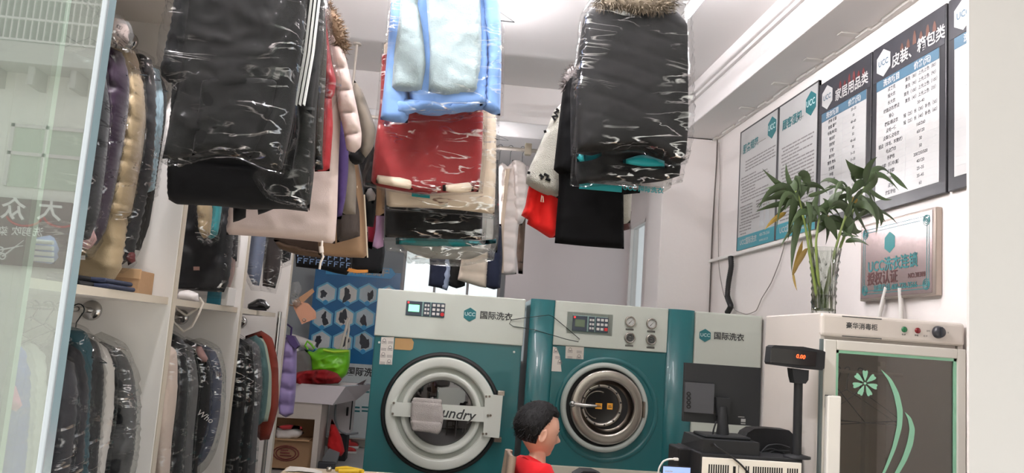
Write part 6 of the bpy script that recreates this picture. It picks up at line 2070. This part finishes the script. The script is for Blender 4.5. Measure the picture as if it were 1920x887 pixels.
for i, (x, y) in enumerate(cols):
    c = BF.at(x, y)
    r = .152
    h = hexa(MB(BF), c[0], c[1], r, .001, .002).build('hexagon_border', mat('banner hex border', (120, 196, 226), .3), bn)
    hexa(MB(BF), c[0], c[1], r * .84, .002, .003).build('picture', pm[i % 3], h)
    m = MB(BF)
    for j in range(2):
        a = rs.uniform(0, 6.28)
        cx, cz = c[0] + .04 * math.cos(a), c[1] + .04 * math.sin(a)
        w_, h_ = rs.uniform(.025, .05), rs.uniform(.05, .085)
        ro = rs.uniform(-.6, .6)
        pts = []
        for k in range(10):
            b = k / 10 * 6.28
            e = 1 + .25 * math.sin(3 * b + i)
            x_, z_2 = w_ * e * math.cos(b), h_ * e * math.sin(b)
            pts.append((cx + x_ * math.cos(ro) - z_2 * math.sin(ro), cz + x_ * math.sin(ro) + z_2 * math.cos(ro)))
        m.prism(pts, .003, .0036 + j * .0004)
    m.build('picture_shapes', dk, h)
    hexa(MB(BF), c[0], c[1] - r * .8, r * .24, .003, .0045).build('step_badge', mat('banner light blue', (0, 0, 0)), h)
q = BF.at(668, 698)
MB(BF).text('国际洗衣', .115, q[0] - .13, q[1], .001, 'LEFT', .03).build('lettering', INK, bn)
m = MB(BF)
for k in range(6):
    q = BF.at(660 + (k % 2) * 18, 736 + (k // 2) * 7 + (k > 1) * 22)
    m.box((q[0], q[1], .001), (q[0] + .1, q[1] + .022, .002))
m.build('small_print', TINK, bn)
# peg behind the end panel, with what hangs on it
zz = PY(556, 574, 5.6)[2]
PEG = thing('peg', 'thin steel peg behind the wardrobe end panel holding the paper patterns', 'peg', (-.965, 5.32, zz))
MB().tube([(-.965, 5.322, zz), (-.965, 5.63, zz), (-.965, 5.64, zz + .014)], .005, 8).build('rod', STEEL, PEG)
MB().box((-.985, 5.324, zz - .02), (-.951, 5.33, zz + .02), .002).build('plate', STEEL, PEG)
for i, (pts, c, lab, Y) in enumerate((([(550, 576), (566, 566), (578, 569), (592, 584), (593, 597), (566, 608)], (190, 138, 110), 'tan pink paper pattern with a punched hole by the end panel', 5.585), ([(548, 566), (574, 549), (586, 541), (590, 547), (570, 566), (552, 580)], (160, 120, 88), 'brown paper strip above the tan pink pattern', 5.609))):
    FQ = front(Y)
    q = [FQ.at(*p) for p in pts]
    o = thing('paper_pattern', lab, 'paper', (q[0][0], Y, min(p[1] for p in q)))
    MB(FQ).prism(q, 0, .004).build('sheet', mat('paper ' + str(i), c, .7, var=.08), o)
    if i == 0:
        h = FQ.at(571, 600)
        MB(FQ).lathe([(.012, .004), (.012, .007), (.007, .007), (.007, .004)], (h[0], h[1], 0), 2, 16).build('eyelet', DSTEEL, o)
t = thing('clear_bag', 'crumpled clear plastic bag hanging beside the paper patterns', 'bag', PY(556, 555, 5.55))
puffmesh(MB(), px2([(544, 530), (560, 528), (566, 542), (560, 556), (566, 570), (556, 578), (544, 560)], 5.56), 5.56, .07, step=.02, wr=.02).build('bag_body', FILM2, t)

# ================================================================== BOY ON A HIGH CHAIR
BYY = 3.56
HC = Vector(PY(1009, 804, BYY))
FA = math.radians(17)
fwd, lft, upv = Vector((math.cos(FA), math.sin(FA), 0)), Vector((-math.sin(FA), math.cos(FA), 0)), Vector((0, 0, 1))
SKINM = mat('child skin', (206, 158, 138), .5, var=.04, spec=.4)
HAIRM = mat('black hair', (11, 10, 11), .6, spec=.2, bump=.3, bscale=180, var=.2, stretch=(1, 1, .3))
SHIRT = cloth('red shirt cloth', (196, 24, 32))
PANTS = cloth('dark trousers cloth', (44, 46, 56))
SEATZ = .62


def skinned(pts, edges, radii, root=0, sub=2):
    me = bpy.data.meshes.new('k')
    me.from_pydata([tuple(p) for p in pts], edges, [])
    o = bpy.data.objects.new('k', me)
    COL.objects.link(o)
    md = o.modifiers.new('s', 'SKIN')
    md.use_smooth_shade = True
    for i, v in enumerate(me.skin_vertices[0].data):
        r = radii[i]
        v.radius = r if isinstance(r, tuple) else (r, r)
        v.use_root = (i == root)
    sb = o.modifiers.new('u', 'SUBSURF')
    sb.levels = sub
    dg = bpy.context.evaluated_depsgraph_get()
    m = bpy.data.meshes.new_from_object(o.evaluated_get(dg))
    vs, fs = [v.co[:] for v in m.vertices], [list(p.vertices) for p in m.polygons]
    bpy.data.objects.remove(o)
    bpy.data.meshes.remove(m)
    return vs, fs


def headpt(a, b, hair=0.0):
    """a: longitude from the face direction, b: latitude; local (fwd, left, up)"""
    d = Vector((math.cos(b) * math.cos(a), math.cos(b) * math.sin(a), math.sin(b)))
    x, y, z = d.x * .094, d.y * .076, d.z * .106
    if d.x < 0:
        x *= 1.06 - .12 * max(0, -d.z)
    if z < 0:
        k = -z / .106
        y *= 1 - .30 * k ** 1.6
        if x < 0:
            x *= 1 - .55 * k ** 1.4
        else:
            x *= 1 / max(.25, math.cos(b)) ** .86
            x *= 1 - .07 * k
    g = lambda y0, z0, sy_, sz: math.exp(-((y - y0) / sy_) ** 2 - ((z - z0) / sz) ** 2)
    if d.x > .1:
        x += .026 * g(0, -.030, .012, .013) + .010 * g(0, -.012, .009, .018)
        x -= .007 * (g(.03, -.004, .014, .012) + g(-.03, -.004, .014, .012))
        x += .004 * (g(.03, .014, .02, .007) + g(-.03, .014, .02, .007))
        x += .006 * g(0, -.058, .016, .005) + .005 * g(0, -.068, .014, .005) - .003 * g(0, -.0625, .016, .003)
        x += .006 * g(0, -.09, .02, .012)
        y += math.copysign(.004, y) * (g(.045, -.04, .02, .025) + g(-.045, -.04, .02, .025))
    return Vector((x, y, z))


def surf(y, z, out=0.0):
    b = math.asin(z / .106)
    a = math.asin(max(-1, min(1, y / (.076 * math.cos(b) * (1 - (.3 * (max(0, -z) / .106) ** 1.6))))))
    p = headpt(a, b)
    return p + p.normalized() * out


TIP = math.radians(12)          # head bowed a little


def hw(p):
    q = Vector((p.x * math.cos(TIP) + p.z * math.sin(TIP), p.y, -p.x * math.sin(TIP) + p.z * math.cos(TIP)))
    return HC + fwd * q.x + lft * q.y + upv * q.z


def headmesh(fn, nu=64, nv=44):
    vs, fs = [], []
    for j in range(nv + 1):
        for i in range(nu):
            vs.append(tuple(hw(fn(2 * math.pi * i / nu, -math.pi / 2 + math.pi * j / nv))))
    for j in range(nv):
        for i in range(nu):
            fs.append([j * nu + i, j * nu + (i + 1) % nu, (j + 1) * nu + (i + 1) % nu, (j + 1) * nu + i])
    return vs, fs


base = Vector((HC.x + .008, HC.y, 0))
L = lambda f, l, z: base + fwd * f + lft * l + upv * z
zsh = HC.z - .165
pts = [L(-.02, 0, SEATZ + .09), L(-.03, 0, SEATZ + .2), L(-.03, 0, zsh - .06), L(-.015, 0, zsh + .015), L(.005, 0, zsh + .06), Vector((HC.x - .012, HC.y - .004, HC.z - .06))]
rad = [(.07, .085), (.064, .075), (.066, .085), (.044, .06), .036, .036]
edges = [(0, 1), (1, 2), (2, 3), (3, 4), (4, 5)]
hands = []
for sd_ in (1, -1):
    k = len(pts)
    pts += [L(-.02, .105 * sd_, zsh - .005), L(.05, .135 * sd_, zsh - .13), L(.2, .09 * sd_, zsh - .16), L(.255, .075 * sd_, zsh - .155), L(.285, .07 * sd_, zsh - .157)]
    rad += [.042, .034, .026, .02, (.022, .014)]
    edges += [(2, k), (k, k + 1), (k + 1, k + 2), (k + 2, k + 3), (k + 3, k + 4)]
    w = pts[k + 4]
    for fi in range(4):
        j = len(pts)
        off = (fi - 1.5) * .0135
        ln = (.030, .036, .034, .026)[fi]
        a = w + fwd * .018 + lft * off
        pts += [a, a + fwd * ln * .6 + upv * .004, a + fwd * ln * 1.05 - upv * .004, a + fwd * ln * 1.35 - upv * .014]
        rad += [.0068, .006, .0055, .0046]
        edges += [(k + 4, j), (j, j + 1), (j + 1, j + 2), (j + 2, j + 3)]
    j = len(pts)
    a = w - fwd * .004 - lft * .02 * sd_
    pts += [a, a + fwd * .018 - lft * .012 * sd_, a + fwd * .036 - lft * .013 * sd_ - upv * .006]
    rad += [.0075, .0065, .0055]
    edges += [(k + 4, j), (j, j + 1), (j + 1, j + 2)]
for sd_ in (1, -1):
    k = len(pts)
    pts += [L(.01, .06 * sd_, SEATZ + .075), L(.27, .08 * sd_, SEATZ + .07), L(.26, .08 * sd_, SEATZ - .18), L(.25, .08 * sd_, SEATZ - .26), L(.33, .085 * sd_, SEATZ - .285)]
    rad += [.07, .05, .04, .028, (.03, .022)]
    edges += [(0, k), (k, k + 1), (k + 1, k + 2), (k + 2, k + 3), (k + 3, k + 4)]
boy = thing('person', 'small boy with short black hair in a red shirt seated before the machines', 'person', (base.x, base.y, SEATZ))
bv, bf = skinned(pts, edges, rad)
hv, hf = headmesh(lambda a, b: headpt(a, b))
m = MB().raw(bv, bf, True).raw(hv, hf, True)
for sd_ in (1, -1):                                              # ears
    ev, ef = [], []
    nu, nv = 20, 12
    for j in range(nv + 1):
        for i in range(nu):
            a, b = 2 * math.pi * i / nu, -math.pi / 2 + math.pi * j / nv
            x, z, y = .019 * math.cos(b) * math.cos(a), .030 * math.sin(b), .0085 * math.cos(b) * math.sin(a)
            rr = math.hypot(x / .019, z / .03)
            y += .006 * rr ** 2 - .004 * math.exp(-(rr / .45) ** 2)
            ev.append(tuple(hw(Vector((-.006 + x - z * -.12 - abs(y) * .3, sd_ * (.0755 + y * 1.0), -.022 + z)))))
    for j in range(nv):
        for i in range(nu):
            ef.append([j * nu + i, j * nu + (i + 1) % nu, (j + 1) * nu + (i + 1) % nu, (j + 1) * nu + i])
    m.raw(ev, ef, True)
body = m.build('body', SKINM, boy)
rm = body.modifiers.new('join', 'REMESH')
rm.mode = 'VOXEL'
rm.voxel_size = .0034
rm.use_smooth_shade = True
sm_ = body.modifiers.new('soft', 'SMOOTH')
sm_.iterations = 2
sm_.factor = .5


def hairpt(a, b):
    p = headpt(a, b)
    d = Vector((p.x / .094, p.y / .076, p.z / .106)).normalized()
    fz = math.cos(a)                                             # 1 at the face, -1 at the back
    if fz > .35:
        line = .60
    elif fz > -.05:
        line = .17 + (fz + .05) / .4 * .43
    elif fz > -.3:
        line = -.3 + (fz + .3) / .25 * .47
    else:
        line = -.58
    v = math.sin(b)
    w = max(0, min(1, (v - line) / .14))
    t = .004 + .011 * w
    n = noise.noise((p.x * 90, p.y * 90, p.z * 40)) * .0025
    q = p * (1 + (t + n) / p.length) if w > 0 else p * .93
    return q


hv, hf = headmesh(hairpt, 96, 64)
MB().raw(hv, hf, True).build('hair', HAIRM, boy)
rs = random.Random(9)
m = MB()
for _ in range(900):
    a, b = rs.uniform(0, 6.28), math.asin(rs.uniform(-.45, 1))
    p, q0 = hairpt(a, b), headpt(a, b)
    if p.length < q0.length:
        continue
    t_ = Vector((-.25, 0, -.6)) + p.normalized() * .5 + Vector((rs.gauss(0, .2), rs.gauss(0, .2), rs.gauss(0, .2)))
    t_.normalize()
    s_ = t_.cross(p).normalized() * .0022
    m.raw([tuple(hw(p - s_)), tuple(hw(p + s_)), tuple(hw(p + t_ * .014))], [[0, 1, 2]])
m.build('hair_tufts', HAIRM, boy)
for sd_ in (1, -1):
    c = hw(surf(.031 * sd_, -.004, -.004))
    bm = bmesh.new()
    bmesh.ops.create_uvsphere(bm, u_segments=16, v_segments=10, radius=.0085)
    for v in bm.verts:
        v.co += c
    MB().bm(bm).build('eye', mat('dark eye', (30, 24, 22), .2), boy)
    MB().tube([tuple(hw(surf(y * sd_, z, .001))) for y, z in ((.014, .018), (.03, .0225), (.046, .018))], [.0022, .003, .0015], 6).build('eyebrow', HAIRM, boy)
m = MB().tube([tuple(hw(surf(y, -.063, -.0005))) for y in (-.018, -.01, 0, .01, .018)], [.0012, .003, .0034, .003, .0012], 8)
m.build('lips', mat('lips', (176, 104, 98), .5), boy)
# shirt
sp = [L(-.02, 0, SEATZ + .05), L(-.03, 0, SEATZ + .2), L(-.03, 0, zsh - .06), L(-.015, 0, zsh + .018), L(-.004, 0, zsh + .042)]
sr_ = [(.082, .098), (.075, .088), (.075, .096), (.054, .07), (.045, .048)]
se = [(0, 1), (1, 2), (2, 3), (3, 4)]
for sd_ in (1, -1):
    k = len(sp)
    sp += [L(-.02, .11 * sd_, zsh - .008), L(.05, .137 * sd_, zsh - .13), L(.2, .092 * sd_, zsh - .158), L(.235, .082 * sd_, zsh - .156)]
    sr_ += [.052, .044, .035, .03]
    se += [(2, k), (k, k + 1), (k + 1, k + 2), (k + 2, k + 3)]
vs, fs = skinned(sp, se, sr_)
vs = [tuple(Vector(v) + Vector((0, 0, 0)) + Vector((1, 1, 1)) * .004 * noise.noise(Vector(v) * 14)) for v in vs]
MB().raw(vs, fs, True).build('shirt', SHIRT, boy)
sp = [L(-.02, 0, SEATZ + .1)]
sr_ = [(.095, .11)]
se = []
for sd_ in (1, -1):
    k = len(sp)
    sp += [L(.01, .06 * sd_, SEATZ + .078), L(.27, .08 * sd_, SEATZ + .072), L(.26, .08 * sd_, SEATZ - .18), L(.252, .08 * sd_, SEATZ - .23)]
    sr_ += [.078, .058, .048, .044]
    se += [(0, k), (k, k + 1), (k + 1, k + 2), (k + 2, k + 3)]
vs, fs = skinned(sp, se, sr_)
MB().raw(vs, fs, True).build('trousers', PANTS, boy)
for sd_ in (1, -1):
    bm = bmesh.new()
    bmesh.ops.create_uvsphere(bm, u_segments=18, v_segments=10, radius=1)
    c = L(.295, .083 * sd_, SEATZ - .29)
    for v in bm.verts:
        v.co = c + fwd * v.co.x * .09 + lft * v.co.y * .036 + upv * max(-.022, v.co.z * .04)
    MB().bm(bm).build('shoe', mat('shoe white', (200, 196, 190), .5), boy)
# high chair with a footrest
ch = thing('high_chair', 'tall grey wooden chair behind the seated boy', 'chair', (base.x, base.y, 0))
CHW = mat('grey brown wood', (134, 116, 100), .5, var=.12, stretch=(6, 6, 1))
FR2 = Fr(base, (1, 0, 0), (0, 1, 0), (0, 0, 1))
MB(FR2).box((-.17, -.17, SEATZ - .035), (.17, .17, SEATZ - .005), .012).build('seat', CHW, ch)
bp_ = PY(968, 850, BYY)
for f in (-.155, .155):
    for l in (-.15, .15):
        top_ = SEATZ - .03 if f > 0 else bp_[2]
        MB(FR2).tube([(f * 1.12, l * 1.4, 0), (f, l, SEATZ - .02), (f + (.036 if f < 0 else 0), l * (.62 if f < 0 else 1), top_)], .017, 12).build('leg', CHW, ch)
MB(FR2).box((-.128, -.1, bp_[2] - .12), (-.112, .1, bp_[2]), .008).build('backrest', CHW, ch)
MB(FR2).box((-.128, -.1, bp_[2] - .24), (-.112, .1, bp_[2] - .18), .008).build('back_slat', CHW, ch)
MB(FR2).box((.15, -.16, SEATZ - .345), (.36, .16, SEATZ - .315), .006).build('footrest', CHW, ch)
for l in (-.155, .155):
    MB(FR2).box((-.16, l - .012, .2), (.17, l + .012, .23), .004).build('stretcher', CHW, ch)
FR2 = Fr(base, fwd, lft, upv)
# low desk under his hands with a black pouch on it
hzz = zsh - .2
dk_ = thing('side_desk', 'small cream desk in front of the boy', 'desk', tuple(L(.42, 0, 0)))
MB(FR2).box((.22, -.25, hzz), (.62, .25, hzz + .022), .005).build('desk_top', WOODC, dk_)
for f in (.25, .59):
    for l in (-.22, .22):
        MB(FR2).box((f - .018, l - .018, 0), (f + .018, l + .018, hzz), .004).build('leg', MEL, dk_)
FP = front(BYY - .08)
q = [FP.at(*p) for p in ((1076, 888), (1090, 880), (1112, 881), (1126, 887), (1127, 898))]
q += [(q[-1][0], hzz + .022), (q[0][0], hzz + .022)]
MBp = MB(FP).prism(q, -.05, .05)
tag(MBp.build('pouch', BPD), 'low black pouch on the desk in front of the boy', 'pouch')
